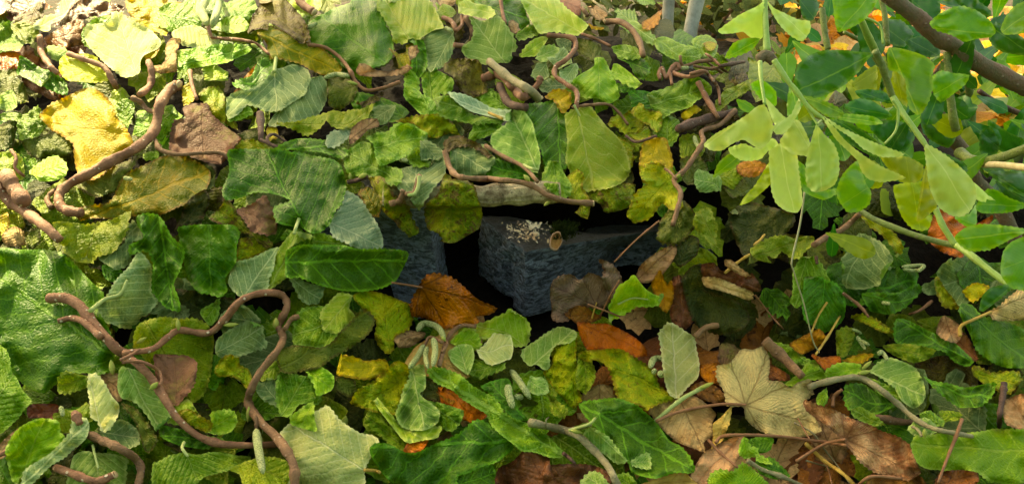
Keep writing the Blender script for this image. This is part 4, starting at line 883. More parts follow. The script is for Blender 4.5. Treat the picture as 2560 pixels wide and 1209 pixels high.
# ------------------------------------------------------------------ leaves
def parse():
    out = []
    for ln in LF.strip().splitlines():
        a = [s.strip() for s in ln.split('|')]; h = a[0].split()
        pal, lay, cr = h[0], float(h[1]), float(h[2]); base = tip = None
        if h[3] != '-': base, tip = pts(h[3])[0], pts(h[4])[0]
        out.append(dict(pal=pal, lay=lay, cr=cr, base=base, tip=tip, poly=pts(a[1]), label=a[2] if len(a) > 2 else None))
    return out
HERO = parse()
GAP = pts('930,520 1060,515 1060,590 1100,610 1200,560 1200,505 1470,515 1520,535 1600,545 1660,600 1600,660 1500,650 1480,680 1380,700 1370,790 1250,790 1040,690 1010,720 940,735 925,640')
BACK = pts('1640,-300 1650,60 1700,105 1800,100 1900,160 2100,230 2250,290 2350,320 2430,330 2600,340 2900,300 2900,-300')
def pick(px, py, r):
    """what lies in this part of the pile"""
    if px < 330 and py < 260: c = 'rb o2 or og mg lg yg ol'
    elif px < 560 and py < 560: c = 'og mg lg yg gl ye gg ol'
    elif py > 760 and px > 1560 and px < 2130: c = 'rb br br o2 tn gr br rb ol gr od'
    elif py > 760 and px > 1000 and px < 1560: c = 'br o2 og ol mg dg mg og'
    elif px > 1640: c = 'dg db od od og ol dg ob gg'
    elif py < 420: c = 'dg mg og ol gg od yg mg'
    else: c = 'dg mg og od gg ol db'
    return r.choice(c.split())
def genleaf(px, py, size, ang, r):
    """outline of a typical broad hazel leaf"""
    n = 11; up = []
    wd = r.uniform(.34, .46); fold = r.choice([1, 1, 1, .55])
    for i in range(n):
        t = i/(n-1); s = math.sin(math.pi*min(1, t**.72))**.8*(1-.15*t)
        up.append((t-.5, s*wd))
    poly = [(x, -y) for x, y in up]+[(x, y*fold) for x, y in up[::-1][1:-1]]
    q = np.array(poly)*size; q += np.array([[r.gauss(0, size*.05), r.gauss(0, size*.05)] for _ in q])
    ca, sa = math.cos(ang), math.sin(ang); Rm = np.array([[ca, sa], [-sa, ca]])
    q = q@Rm+np.array([px, py])
    b = np.array([-.5*size, 0])@Rm+np.array([px, py]); t = np.array([.5*size, 0])@Rm+np.array([px, py])
    return q, b, t
ri = random.Random(11)
HOLES = [(550,435,45),(290,690,40),(500,770,40),(860,970,55),(900,280,60),(1590,450,45),(1800,560,50),(1840,620,35),(2130,500,50),(2330,750,35),(2280,900,25),(2200,600,50),(1990,1130,45),(1520,930,30),(590,190,40),(380,1090,50),(620,960,50),(730,990,40),(1290,1010,45),(2030,560,40),(1240,420,40),(1000,290,50),(240,680,40),(1100,560,40),(1560,150,30),(1680,260,40),(1480,250,30),(2430,670,35),(2400,950,20),(560,1090,30),(1760,480,50),(1600,720,30),(1340,80,30)]
def scatter(n, mind, lo, hi, hole=1.2):
    out = []; k = 0
    while len(out) < n and k < n*60:
        k += 1; px, py = ri.uniform(-230, 2790), ri.uniform(-60, 1400)
        a = np.array([[px, py]])
        if inside(a, GAP)[0] or inside(a, BACK)[0] or segdist(a, GAP)[0] < 62: continue
        if any((px-x)**2+(py-y)**2 < (q_*hole)**2 for x, y, q_ in HOLES): continue
        if any((px-x)**2+(py-y)**2 < mind**2 for x, y, _ in out): continue
        out.append((px, py, ri.uniform(lo, hi)/float(sample(DS, px, py))*.8))
    return out
# bottom litter, one object of countless leaves
SV, SF, SU, SM = [], [], [], []; smk = 'rb o2 od ol dg br og mg'.split(); off = 0
for px, py, s in scatter(500, 44, 100, 160, .8):
    q, b, t = genleaf(px, py, s, ri.uniform(0, 6.28), ri)
    pal = pick(px, py, ri); pal = pal if pal in smk else ri.choice(['od', 'ol', 'dg'])
    P3, f, uv, c, sz = leafmesh(q, b, t, pal, 1.0, lift=-.038, seed=ri.randrange(10**6), step=15, drape=False, ident=-9)
    SV.append(P3); SU.append(uv); SF += [tuple(i+off for i in t_) for t_ in f]; SM += [smk.index(pal)]*len(f); off += len(P3)
BUF[:] = 9; IDB[:] = -1
tag(link('leaf_litter', np.vstack(SV), SF, mats=[M(k) for k in smk], mi=SM, uv=np.vstack(SU)), kind='stuff')
# loose leaves between the traced ones
FILL = []
for px, py, s in scatter(200, 66, 90, 170):
    q, b, t = genleaf(px, py, s, ri.uniform(0, 6.28), ri)
    FILL.append(dict(pal=pick(px, py, ri), lay=-1, cr=ri.uniform(.7, 1.3), base=b, tip=t, poly=q, label=None, fill=True))
ITEMS = FILL+HERO
# ------------------------------------------------------------------ twigs: name, bark, layer, r0, r1 | polyline | label ; then extra lines "+side", "+bud", "+cat", "+cut"
TW = '''
twig red 7.5 15 13 | 446,212 425,225 400,262 388,320 365,350 330,376 280,402 230,430 182,455 153,478 147,505 165,525 205,532 | thick curved reddish branch sweeping down in the sunlight at upper left
+cut 446,212 452,214 12
twig red 9.5 15 9 | 122,745 165,745 200,765 240,815 290,870 320,890 370,935 405,985 440,1040 490,1085 550,1108 620,1112 690,1110 | forked purplish twig with white specks across the lower left
+side 8 10 | 145,802 180,795 210,805 252,842
+side 9 11 | 310,882 380,872 420,842 450,825 520,832 560,800 600,752 650,733 700,735 718,760 705,795 692,815
+side 5 4 | 305,905 350,903 395,925 403,955 387,968
+side 5 4 | 300,900 330,885 350,872
+bud 282,930 278,905 11
+bud 378,970 392,958 11
+bud 345,855 362,845 8
+bud 446,820 444,800 9
+bud 565,812 590,810 9
+bud 690,810 690,806 12
twig brn 9.6 10 13 | 695,815 708,845 690,880 650,930 625,980 622,1010 650,1052 700,1102 733,1160 738,1225 | brown twig running down past the hanging catkin
+side 7 8 | 712,822 728,798 748,790
+bud 622,1022 620,1048 9
+side 5 5 | 635,1035 640,1050 642,1075
+cat 640,1073 646,1120 658,1182 13
twig red 6.5 22 17 | 18,440 35,470 62,505 | thick cut branch stub at the left edge
+cut 18,438 10,425 20
twig red 6.2 16 13 | -10,455 10,490 40,515 85,545 120,572 150,600 | reddish branch running down from the thick cut stub
twig red 5.5 8 8 | 172,135 215,150 260,168 280,200 292,220 | short reddish twig lying on the bright yellow-green leaf
+cut 172,135 168,132 7
twig red 5.5 8 7 | 100,92 103,130 122,160 145,185 | short reddish twig at the upper left near the orange leaf
twig red 5.4 9 9 | 372,155 379,182 374,215 348,238 | stubby lilac-brown twig under the tan curled leaf
twig brn 5.2 8 7 | 330,245 350,255 370,275 405,282 | short brown twig behind the thick curved reddish branch
twig brn 5.2 6 6 | 388,350 402,375 450,386 510,382 555,383 574,400 | thin brown twig over the purplish brown leaf
twig brn 5.1 8 5 | 130,520 118,500 130,480 155,465 | small forked brown twig at the bend of the thick curved branch
twig red 5.1 6 5 | 475,178 480,212 492,248 | thin reddish twig standing above the purplish brown leaf
twig red 4.5 5 4 | 530,95 600,100 640,110 672,135 | thin reddish twig at the top left holding a pair of large catkins
+side 5 5 | 530,95 524,80 520,62
+cat 518,62 505,25 520,-8 13
+cat 530,68 545,20 550,-8 11
+bud 630,112 642,118 7
twig red 4.2 5 4 | 28,375 40,395 38,420 60,440 | hooked lilac twig end by the left edge
twig stk 4.6 5 5 | 770,112 810,118 845,140 872,172 890,205 915,225 950,222 1000,205 | thin arching red-brown twig below the very large deep green leaf
+bud 872,205 890,210 7
+cat 872,190 840,187 810,195 8
twig red 2.6 12 11 | 738,-15 760,15 785,30 | reddish cut twig end at the top edge
+cut 785,30 789,33 10
twig dark 2.5 12 7 | 650,285 652,320 652,352 | dark upright twig under the white-veined leaf
+side 5 4 | 652,350 690,366 725,373 745,368 767,355
+side 5 4 | 700,372 675,360 668,345 685,336 715,355
twig brn 7.5 8 8 | 1112,378 1125,420 1145,440 1180,446 1240,448 1320,460 1370,488 1420,503 1482,508 | long smooth brown twig lying across the weathered log
+side 6 6 | 1215,365 1260,392 1310,418 1345,455
+bud 1322,450 1312,440 9
+cut 1480,508 1484,508 8
+bud 1372,505 1362,512 7
twig gry 6.8 12 12 | 1225,155 1280,200 1320,222 1347,248 | pale brown cut branch with a ringed end
+cut 1347,248 1351,253 12
twig red 6.2 12 12 | 1208,195 1250,188 1285,222 1305,242 1325,235 | knobbly reddish branch just under the pale cut branch
+bud 1232,183 1222,172 6
twig dark 6.1 11 10 | 1250,215 1272,258 1318,270 | dark curved branch, lowest of the group at the cut branches
twig red 6.0 9 8 | 1352,192 1345,210 1325,232 | stubby red-brown branch crossing behind the cut branches
twig red 6.6 7 7 | 1368,88 1430,95 1438,120 1415,150 1390,167 1388,190 1415,210 1442,232 1440,272 | wavy reddish twig with an S bend right of the cut branches
+side 4 4 | 1455,85 1490,98 1525,115
+bud 1385,198 1378,192 6
twig brn 5.5 9 8 | 1514,55 1550,55 1580,75 1600,108 1608,142 | short arched brown twig near the white stems
+cut 1514,55 1511,57 8
twig brn 6.2 4 4 | 1430,268 1480,262 1522,262 1550,285 1570,312 | thin twig arching over the fresh green angular leaf
twig red 6.6 6 6 | 1650,198 1648,182 1655,172 1665,195 1676,175 1690,160 1697,170 1682,182 1722,192 1758,182 | tightly coiled reddish twig at the top right of centre
+side 5 4 | 1676,182 1678,200 1680,212
+side 5 4 | 1725,185 1760,178 1775,192 1795,220 1800,262
twig red 6.4 8 7 | 1745,205 1766,245 1795,295 | reddish twig slanting down to the thick dark branch
twig dark 5.8 14 12 | 1695,322 1750,303 1835,280 | thick dark branch lying below the coiled twig
twig brn 7.5 7 7 | 1838,275 1800,312 1755,328 1758,355 1735,392 1712,425 1685,450 1702,482 1694,520 1682,562 | long kinked brown twig winding down the right slope
+bud 1694,442 1698,438 6
+side 4 4 | 1690,448 1675,430 1662,422
twig dark 6.2 4 4 | 1565,340 1592,355 1640,340 | thin dark curved twig under the frilled yellow-green leaf
twig brn 6.5 9 8 | 975,510 1000,500 1008,475 | short brown twig stub below the star-veined leaf
+side 6 7 | 1015,485 1035,480 1048,440
twig dark 6.4 6 6 | 870,455 895,450 915,440 | dark little twig with a green bud above the grey-green parallel-veined leaf
+bud 900,442 915,436 9
+bud 875,445 875,436 7
twig red 3.8 7 6 | 1108,45 1130,55 1140,78 | hooked red twig at the top behind the dusky grey-green leaf
+side 5 5 | 1140,78 1155,62 1155,40
twig brn 3.9 8 9 | 1165,45 1182,80 1180,105 | brown twig standing between two veined leaves at the top
twig red 3.9 7 7 | 1135,112 1165,118 | short brown twig stub left of the raised-vein leaf
twig red 3.9 5 5 | 1250,-10 1256,30 1262,60 | thin reddish twig hanging from the top edge
twig brn 8.5 6 7 | 1190,815 1150,815 1120,845 1098,912 | brown twig from which a bunch of catkins hangs
+cat 1043,826 1060,808 1095,818 1112,848 10
+side 4 4 | 1112,848 1118,860 1105,880
+side 5 4 | 1105,855 1075,842 1062,862
+cat 1060,862 1045,890 1022,920 10
+cat 1068,866 1064,890 1070,920 8
+cat 1083,845 1088,875 1082,915 10
+bud 1112,850 1106,842 7
twig gry 9.2 11 10 | 1325,1055 1400,1072 1440,1085 1480,1120 1520,1165 1548,1220 | grey-brown twig slanting down at the bottom right of centre
+side 5 6 | 1424,1073 1450,1068 1475,1060
+bud 1432,1076 1452,1080 9
+side 2 2 | 1366,1070 1365,1050 1372,1042
twig gry 8 10 7 | 2022,967 2060,955 2140,942 2190,965 2240,1005 2290,1048 2340,1072 2430,1090 | long green-brown twig curving along the lower right
+bud 2150,932 2172,928 9
+bud 2158,920 2175,905 8
+side 4 4 | 2280,1065 2296,1075 2305,1090
+bud 2312,1075 2312,1090 9
+cat 2195,885 2205,880 2220,900 7
twig brn 8.7 13 15 | 2005,940 1960,895 1912,850 | stout brown twig pointing up behind the straw maple leaf
twig brn 9.4 8 8 | 1738,840 1765,818 1797,812 | short brown twig poking out behind the pale upright leaf
twig gst 9.5 6 6 | 1638,1052 1700,1000 1760,966 | grey-green shoot tip with a pointed bud
+bud 1755,968 1778,958 9
twig brn 5.2 12 11 | 222,1085 255,1100 290,1115 335,1142 352,1172 342,1225 | brown hooked twig at the bottom left
twig red 6.4 11 11 | 140,1168 190,1186 240,1202 285,1186 | short purple-brown twig with a cut end at the bottom left
+cut 285,1186 290,1182 10
twig red 7.2 10 11 | 186,1030 200,1058 | pinkish cut stub poking from the rolled pale leaf
twig red 4 6 6 | -10,1142 35,1118 | thin twig entering at the lower left edge
twig brn 6.5 9 8 | 2035,612 2070,590 2110,570 2148,535 | brown twig curving up beneath the green shrub stem
twig red 5.6 5 4 | 2108,733 2150,765 2172,792 | thin dark red twig on the dark right-hand slope
twig red 5.6 4 4 | 2275,785 2300,775 2330,752 | small dark twig between dark leaves on the right
twig dark 5.9 5 4 | 2040,640 2043,660 | tiny dark twig on the right slope
twig stk 5.8 3 2 | 1648,552 1590,600 1535,655 | thin red stalk leaning on the dark slate block
twig stk 7.2 2.6 2.6 | 1548,700 1525,740 1500,790 | thin red stalk standing among the grey-brown leaves
twig stk 8.2 2.6 2.6 | 1470,760 1510,775 1548,790 | thin red stalk lying among the grey-brown leaves
twig yst 7.2 2.5 2 | 1480,795 1487,770 1492,755 | tiny straw stalk among the grey-brown leaves
twig stk 6.2 3 2.5 | 1888,738 1925,785 1958,822 | thin dark red stalk left of the dry grass stalk
twig yst 6.2 3 3 | 2028,832 2045,790 2068,755 | short yellow stalk, left one of the pair on the right
twig yst 6.2 3.5 3 | 2040,885 2070,840 2100,790 | longer yellow stalk, right one of the pair on the right
twig yst 6.1 3.5 3 | 1885,612 1900,600 1912,586 | tiny yellow stalk on the broad dark olive leaf
twig yst 7.9 5 3.5 | 1812,682 1845,655 1875,635 | yellow petiole above the curled dark brown leaf
twig stk 9.8 5 4 | 1790,1105 1805,1090 1850,1086 1950,1090 2050,1103 2115,1112 | thick reddish-brown stalk lying across the lower right
twig stk 9.8 4.5 4 | 1772,1100 1800,1130 1845,1168 | short brown stalk below the pinholed brown leaf
twig stk 9.85 5 4 | 2405,1048 2392,1085 2370,1140 2345,1205 | red-brown stalk crossing the long bright green leaf
twig stk 9.7 5 4 | 2255,1195 2180,1190 2140,1215 | brown stalk at the bottom edge under the tan and brown leaf
twig yst 9.3 6 5 | 2015,1108 2060,1150 2110,1185 2140,1215 | straw-coloured stem running to the bottom edge at lower right
twig gry 9.2 3 2 | 1985,1055 2030,1080 2060,1120 2095,1165 2130,1215 | thin pale stalk in the tangle at lower right
twig stk 9.25 2.5 2 | 1995,1045 2020,1090 2065,1160 2080,1209 | thin brown stalk in the tangle at lower right
twig gry 9.15 2.5 2 | 2015,1150 2050,1160 2085,1168 | tiny dry stem in the tangle at lower right
twig gry 9 7 6 | 1868,1150 1905,1172 1955,1190 2010,1215 | grey weathered twig at the bottom edge right of the fresh green leaf
twig or 8.9 0 0 | 0,0 1,1 | skip
twig stk 7.2 5 5 | 2082,1015 2085,990 2105,973 | small orange hooked stalk below the long green-brown twig
twig dark 6.6 6 9 | 2498,1068 2500,1030 2508,985 2510,958 | dark pointed stump in the lower right
twig brn 5.9 11 9 | 2188,1042 2240,1052 2282,1055 | short mossy brown stick half buried at the lower right
twig grs 8.6 1.6 1.6 | 0,0 1,1 | skip
twig brn 5.2 5 5 | 1700,140 1708,165 1745,155 1790,150 | thin brown twig under the white stems
twig brn 5.2 4 4 | 1735,165 1780,172 1830,160 | thin straight brown twig under the white stems
twig red 5.3 4 4 | 1765,135 1785,150 1800,165 | small reddish twig among leaves right of the coiled twig
twig dark 5.3 5 5 | 1800,165 1860,155 | dark twig leading towards the shrub node
twig gry 2.9 3 3 | 1480,0 1505,20 1530,40 | thin grey twig at the top right of centre
twig brn 3.1 6 5 | 1470,40 1455,20 | brown twig stub beside the ribbed pinkish leaf
'''
def parse_tw():
    out = []
    for ln in TW.strip().splitlines():
        if ln.startswith('+'):
            k = ln[1:].split()
            if k[0] == 'side': a = ln.split('|'); h = a[0].split(); out[-1]['ex'].append(('side', float(h[1]), float(h[2]), pts(a[1])))
            else:
                q = ln.split()[1:]; out[-1]['ex'].append((k[0], float(q[-1]), 0, pts(' '.join(q[:-1]))))
            continue
        a = [s.strip() for s in ln.split('|')]; h = a[0].split()
        if a[2] == 'skip': out.append(dict(skip=True, ex=[])); continue
        out.append(dict(name=h[0], mat=h[1], lay=float(h[2]), r0=float(h[3]), r1=float(h[4]), poly=pts(a[1]), label=a[2], ex=[], twig=True))
    return [o for o in out if not o.get('skip')]
ITEMS += parse_tw()
# weathered log over the gap, nutshell, loose catkins, moss
ITEMS.append(dict(log=True, lay=-.5, poly=pts('960,488 1000,490 1100,492 1200,490 1300,484 1400,480')))
for lay, r, p, lab in [
    (9.7, 12, '1270,962 1272,985 1283,1020', 'left catkin of the fallen trio in the lower centre'),
    (9.71, 10.5, '1277,925 1300,955 1326,996', 'long right catkin of the fallen trio in the lower centre'),
    (9.69, 9.5, '1288,991 1308,992', 'short stubby catkin of the fallen trio in the lower centre'),
    (8.3, 10, '1626,918 1632,900 1645,895 1662,897', 'curled catkin beside the pale upright leaf'),
    (8.4, 9.5, '1633,926 1640,930', 'small round catkin end beside the pale upright leaf, the left one'),
    (8.4, 10.5, '1650,930 1654,938', 'small round catkin end beside the pale upright leaf, the right one'),
    (6, 6, '2255,667 2285,664 2312,662', 'upper pale catkin of the group on the dark right-hand slope'),
    (6, 5.5, '2258,673 2280,676 2300,675', 'lower pale catkin of the group on the dark right-hand slope'),
    (6, 6, '2295,678 2305,670 2312,664', 'short slanting pale catkin on the dark right-hand slope'),
    (6.3, 5, '2130,822 2145,828 2153,833', 'small upper catkin left of the yellow-green leaf on the right slope'),
    (6.3, 6, '2142,840 2152,855 2163,872', 'longest of the small catkins on the right slope'),
    (6.3, 5, '2152,850 2165,857 2173,862', 'thin small catkin on the right slope'),
    (6, 6, '2205,756 2225,758', 'pale catkin fragment on the dark rolled leaves at right'),
    (4.6, 7, '765,70 780,64 793,59', 'small catkin on the edge of the very large deep green leaf'),
    (4.1, 9, '500,-5 497,30 505,52', 'plump catkin at the left of the pair near the top left'),
    (6.3, 7, '1700,172 1722,170', 'grey-green catkin lying above the coiled twig'),
    (5.8, 7, '1735,340 1742,360 1755,378', 'grey-green catkin beside the kinked brown twig'),
    (3.9, 7, '1112,70 1130,78', 'small pale catkin beside the hooked red twig'),
    (5.6, 7, '152,1015 158,1040', 'grey catkin below the huge dark leaf'),
    (5.5, 6, '1003,398 1020,402', 'small catkin above the star-veined leaf'),
    (6.1, 7, '310,445 330,448', 'small catkin resting near the thick curved branch')]:
    ITEMS.append(dict(cat=True, lay=lay, r=r, poly=pts(p), label=lab))
ITEMS.sort(key=lambda d: d['lay'])

def catkin(P3, r3, seed):
    n = len(P3); t = np.linspace(0, 1, n); prof = np.sqrt(np.clip(1-(2*t-1)**6, .12, 1))*(1-.15*t)
    return tube(P3, r3*prof, seg=12, rough=.05, seed=seed)
OBJ = []
for k, it in enumerate(ITEMS):
    sd = 1000+k*17
    if it.get('twig'):
        P3, r3 = stick3(it['poly'], it['r0'], it['r1'], ident=k, kn=.10)
        V, Fc = tube(P3, r3, seg=12, rough=.08, seed=sd)
        o = link('hazel_twig' if it['mat'] not in ('stk', 'yst') else 'leaf_stalk', V, Fc, BK[it['mat']])
        tag(o, it['label'], 'twig' if it['mat'] not in ('stk', 'yst') else 'stalk'); it['o'] = o
        for kind, a, b, pl in it['ex']:
            if kind == 'side':
                Q, rr = stick3(pl, a, b, ident=k, kn=.08); link('side_twig', *tube(Q, rr, seg=10, rough=.04, seed=sd), BK[it['mat']], parent=o)
            elif kind == 'cat':
                Q, rr = stick3(pl, a, a, ident=k); link('catkin', *catkin(Q, rr, sd), MCAT, parent=o)
            else:
                z = float(min(samplemin(*pl[0]), samplemin(*pl[1])))
                z = z if z < 5 else float(sample(DS, *pl[0])); s = z/F
                A = world(pl[0][0], pl[0][1], z-.2*a*s); B = world(pl[1][0], pl[1][1], z-.2*a*s)
                if kind == 'bud': link('bud', *lump((A+B)/2, B-A+1e-5, max(np.linalg.norm(B-A)*.8, a*s*1.3), a*s*.75, a*s*.75, point=.8), BK['bud'], parent=o)
                else:
                    nrm = (B-A)/max(np.linalg.norm(B-A), 1e-6); C_ = P3[0] if np.linalg.norm(P3[0]-A) < np.linalg.norm(P3[-1]-A) else P3[-1]
                    link('cut_end', *tube([C_-nrm*a*s*.1, C_+nrm*a*s*.42], [a*s*1.0, a*s*.96], seg=14), BK['cut'], parent=o)
    elif it.get('cat'):
        P3, r3 = stick3(it['poly'], it['r'], it['r'], ident=k)
        it['o'] = tag(link('catkin', *catkin(P3, r3, sd), MCAT), it['label'], 'catkin')
    elif it.get('log'):
        p = spline(it['poly'], 14); n = len(p); x = (p[:, 0]-1280)/F
        z = np.full(n, .815); P3 = world(p[:, 0], p[:, 1], z); r = np.full(n, 24/F*.815)*(1+.06*np.sin(np.arange(n)*.7))
        V, Fc = tube(P3, r, seg=40)
        c = P3[np.minimum(np.arange(len(V))//40, n-1)]; d = V-c; a = np.arctan2(d[:, 2], d[:, 1])
        m_ = n*40; V[:m_] = V[:m_]+(d*(.13*np.abs(np.sin(a*6+V[:, 0]*14))+.07*np.sin(a*15+V[:, 0]*30)+.05*np.sin(V[:, 0]*160+a*3))[:, None])[:m_]
        it['o'] = tag(link('log', V, Fc, barkmat('weathered_wood', (108,90,62), (206,188,148), dots=(60,72,36), dot=.6, rough=.85, bump=1, scale=1.3)), 'weathered pale log laid over the dark gap between the stones', 'log')
        stamp(*np.meshgrid(np.arange(930, 1380, 4), np.arange(466, 512, 4)), np.full((12, 113), .80), k) if False else None
        gx_, gy_ = np.meshgrid(np.arange(965, 1395, 5.), np.arange(464, 512, 5.)); stamp(gx_.ravel(), gy_.ravel(), np.full(gx_.size, .795), k)
    else:
        pal = it['pal']; kind = PAL[pal][1]
        st = 6.0 if not it.get('fill') else 9.0
        te = (2.3 if not it.get('fill') else 1.7) if kind == HZ else (1.2 if kind == FL else 2.0)
        inner = it.get('fill')
        rr_ = np.random.default_rng(sd+3); rolls = []
        ext = np.hypot(*(it['poly'].max(0)-it['poly'].min(0)))
        if 55 < ext < (240 if it.get('label') else 300) and kind != MP and (kind == HZ or not it.get('label')):
            nr = rr_.choice([0, 0, 1, 1, 2] if it['cr'] >= .6 else [0, 0, 0, 1]); a0 = rr_.uniform(0, 6.28)
            ch = [-math.pi/2, math.pi/2, 0, math.pi, .8, 2.4]; a0 = rr_.choice(ch)+rr_.uniform(-.35, .35)
            rolls = [(a0+i*2.6, rr_.uniform(.12, .17 if it.get('label') else .28)/(1+.3*i)) for i in range(nr)]
        P3, f, uv, c, sz = leafmesh(it['poly'], it['base'], it['tip'], pal, it['cr'], rolls=rolls, lift=-.020 if inner else .002+.0018*it['lay'], seed=sd, teeth=te, step=st, ident=k, tilt=None if inner is None or not inner else np.random.default_rng(sd).uniform(-.6, .6, 2))
        it['V'] = (P3, f, uv, RIM.copy()); it['c'] = c; it['sz'] = sz; it['kind_'] = kind
# drop loose leaves nobody can see
vis = np.bincount(IDB[IDB >= 0].ravel(), minlength=len(ITEMS))
for k, it in enumerate(ITEMS):
    if 'V' not in it: continue
    if it.get('fill') and vis[k] < 14: it['dead'] = True; continue
    if (it['c'][0] < -20 or it['c'][0] > 2580 or it['c'][1] < -20 or it['c'][1] > 1230) and it.get('fill'): it['dead'] = True; continue
    P3, f, uv, rm = it['V']; o = link(it['kind_'], P3, f, M(it['pal']), uv=uv, rim=rm); it['o'] = o; o['category'] = 'leaf'
# stalks that belong to a leaf
ST = [('pale silvery leaf with a bold vein', 'yst', 5, 4, '1256,297 1240,290 1222,282'), ('star-veined grey-green', 'gst', 6, 5, '1048,440 1046,465 1036,484 1020,488'),
      ('huge dark green', 'gst', 0, 0, ''), ('thick pale forked vein', 'gst', 7, 4, '226,776 262,748 300,735 318,700'), ('big glossy dark green', 'gst', 5, 5, '748,545 741,565 735,585'),
      ('wet orange-brown maple', 'stk', 3, 3, '1056,718 1020,712 980,706'), ('large straw-coloured maple', 'stk', 4, 5, '1864,1011 1800,1010 1700,1028 1640,1052'),
      ('large tan leaf with a wet', 'stk', 4, 5, '2114,1097 2060,1110 1990,1152'), ('straw-coloured leaf at the right edge', 'yst', 4, 5, '2478,779 2430,800 2402,815 2400,840'),
      ('big rounded grey-green', 'gst', 5, 5, '686,180 688,160 690,145'), ('soft green leaf with round lobes', 'gst', 4, 3, '232,1112 237,1135 246,1170'),
      ('smooth green leaf along the bottom', 'gst', 5, 4, '460,1105 456,1120 470,1140'), ('large pale leaf with white veins', 'yst', 5, 5, '912,1174 935,1175 950,1180'),
      ('large smooth light green leaf', 'gst', 4, 3, '1435,262 1441,274 1450,290'), ('soft green leaf under the dark folded', 'gst', 5, 4, '1424,1075 1450,1067 1475,1058 1488,1045'),
      ('green leaf with raised netted veins', 'gst', 5, 4, '1343,425 1325,420 1310,412'), ('folded fresh green leaf right of', 'gst', 3, 2, '1545,760 1580,745 1620,748'),
      ('long arching green leaf', 'dark', 6, 4, '1408,1132 1425,1145 1438,1158')]
for key, mt_, r0, r1, pl in ST:
    if not pl: continue
    for it in ITEMS:
        if it.get('label') and key in it['label'] and 'o' in it and 'V' in it:
            Q, rr = stick3(pts(pl), r0, r1, ident=0); link('stalk', *tube(Q, rr, seg=8), BK[mt_], parent=it['o']); break
    else: print('NO STALK LEAF', key)
# ------------------------------------------------------------------ small things on the slate: shavings, nutshell, moss
rs = np.random.default_rng(5)
V, Fc = [], []
for i in range(230):
    px = rs.normal(1312, 30); py = rs.normal(580, 20)
    if not (1255 < px < 1400 and 554 < py < 640): continue
    zz = .083+max(0, (600-py))*.00018; d = ray(px, py); t = (zz+.004-CAM_H)/d[2]; c = CAM+t*d
    if c[1] < .775: continue
    a = rs.uniform(0, 6.28); L_ = min(.006, .0011*math.exp(rs.normal()*.6)); w_ = L_*rs.uniform(.15, .8); e = np.array([math.cos(a), math.sin(a)*.8, rs.uniform(-.2, .9)])*L_
    k = len(V); sd_ = np.array([-math.sin(a), math.cos(a), 0])*w_; up_ = np.array([0, 0, .0012])
    V += [c-e-sd_, c-e+sd_, c+sd_*1.2+up_, c-sd_*1.2+up_, c+e*1.0-sd_*.3, c+e+sd_*.3]
    Fc += [(k, k+1, k+2, k+3), (k+3, k+2, k+5, k+4)]
tag(link('wood_shavings', V, Fc, barkmat('fresh_wood_shaving', (238,228,204), (206,170,130), dot=0, bump=.2, scale=.6)), kind='stuff')
d = ray(1390, 602); c = CAM+d*((.088-CAM_H)/d[2]); s = .78/F
tn, tf = [], []
nr = 9; seg = 26
for j in range(nr):
    q = j/(nr-1)
    for k in range(seg):
        a = 2*math.pi*k/seg; rx, ry = 17*s, 28*s
        if j < 4: r_ = [.96, 1.04, 1.0, .86][j]; dz = [-.004, -.0015, .0008, .0012][j]
        else: r_ = .82*(1-(j-4)/(nr-5)); dz = -.0022+.0008*math.cos(a*3+j)
        r_ *= 1+.04*math.sin(a*5+1)+.03*math.sin(a*11)
        lx, ly = rx*r_*math.cos(a), ry*r_*math.sin(a); th = .22
        X = lx*math.cos(th)+ly*math.sin(th); Y = -lx*math.sin(th)+ly*math.cos(th)
        nv = np.array([.1, -.75, .65]); upv = np.array([0, .65, .75])
        tn.append(c+np.array([X, 0, 0])+upv*(Y)+nv*dz)
for j in range(nr-1):
    for k in range(seg): tf.append((j*seg+k, j*seg+(k+1) % seg, (j+1)*seg+(k+1) % seg, (j+1)*seg+k))
shell = link('nutshell', tn[:4*seg], [f for f in tf if max(f) < 4*seg], barkmat('nutshell_rim', (176,130,100), (214,180,150), dot=0, bump=.6))
tag(shell, 'oval half nutshell standing on the edge of the dark slate block', 'nutshell')
link('inside', tn[3*seg:], [tuple(i-3*seg for i in f) for f in tf if min(f) >= 3*seg], barkmat('nutshell_inside', (198,150,84), (176,120,60), dot=0, bump=.5), parent=shell)
# moss cushion on the slate
V, Fc = [], []
for i in range(900):
    px = rs.normal(1410, 13); py = min(598, max(560, rs.normal(574, 12))); d = ray(px, py); zz = .088+max(0, 590-py)*.0002+rs.uniform(0, .004); t = (zz-CAM_H)/d[2]; t = min(t, .90); c = CAM+t*d
    u = rs.normal(size=3)*.002; v = rs.normal(size=3)*.002; k = len(V); V += [c, c+u, c+v+np.array([0, 0, .003])]; Fc.append((k, k+1, k+2))
tag(link('moss', V, Fc, MMOSS), kind='stuff')
# dry grass stalk
p = spline(pts('2012,478 2000,560 1980,650 1985,680 2010,760 2032,850 2048,880')); n = len(p)
z = np.interp(np.linspace(0, 1, n), [0, .5, 1], [.62, .66, float(samplemin(2040, 880))]); P3 = world(p[:, 0], p[:, 1], z)
tag(link('grass_stalk', *tube(P3, np.linspace(2.4, 1.6, n)*z/F, seg=6), BK['grs']), 'dry pale grass stalk with a kink hanging below the shrub leaves', 'grass')

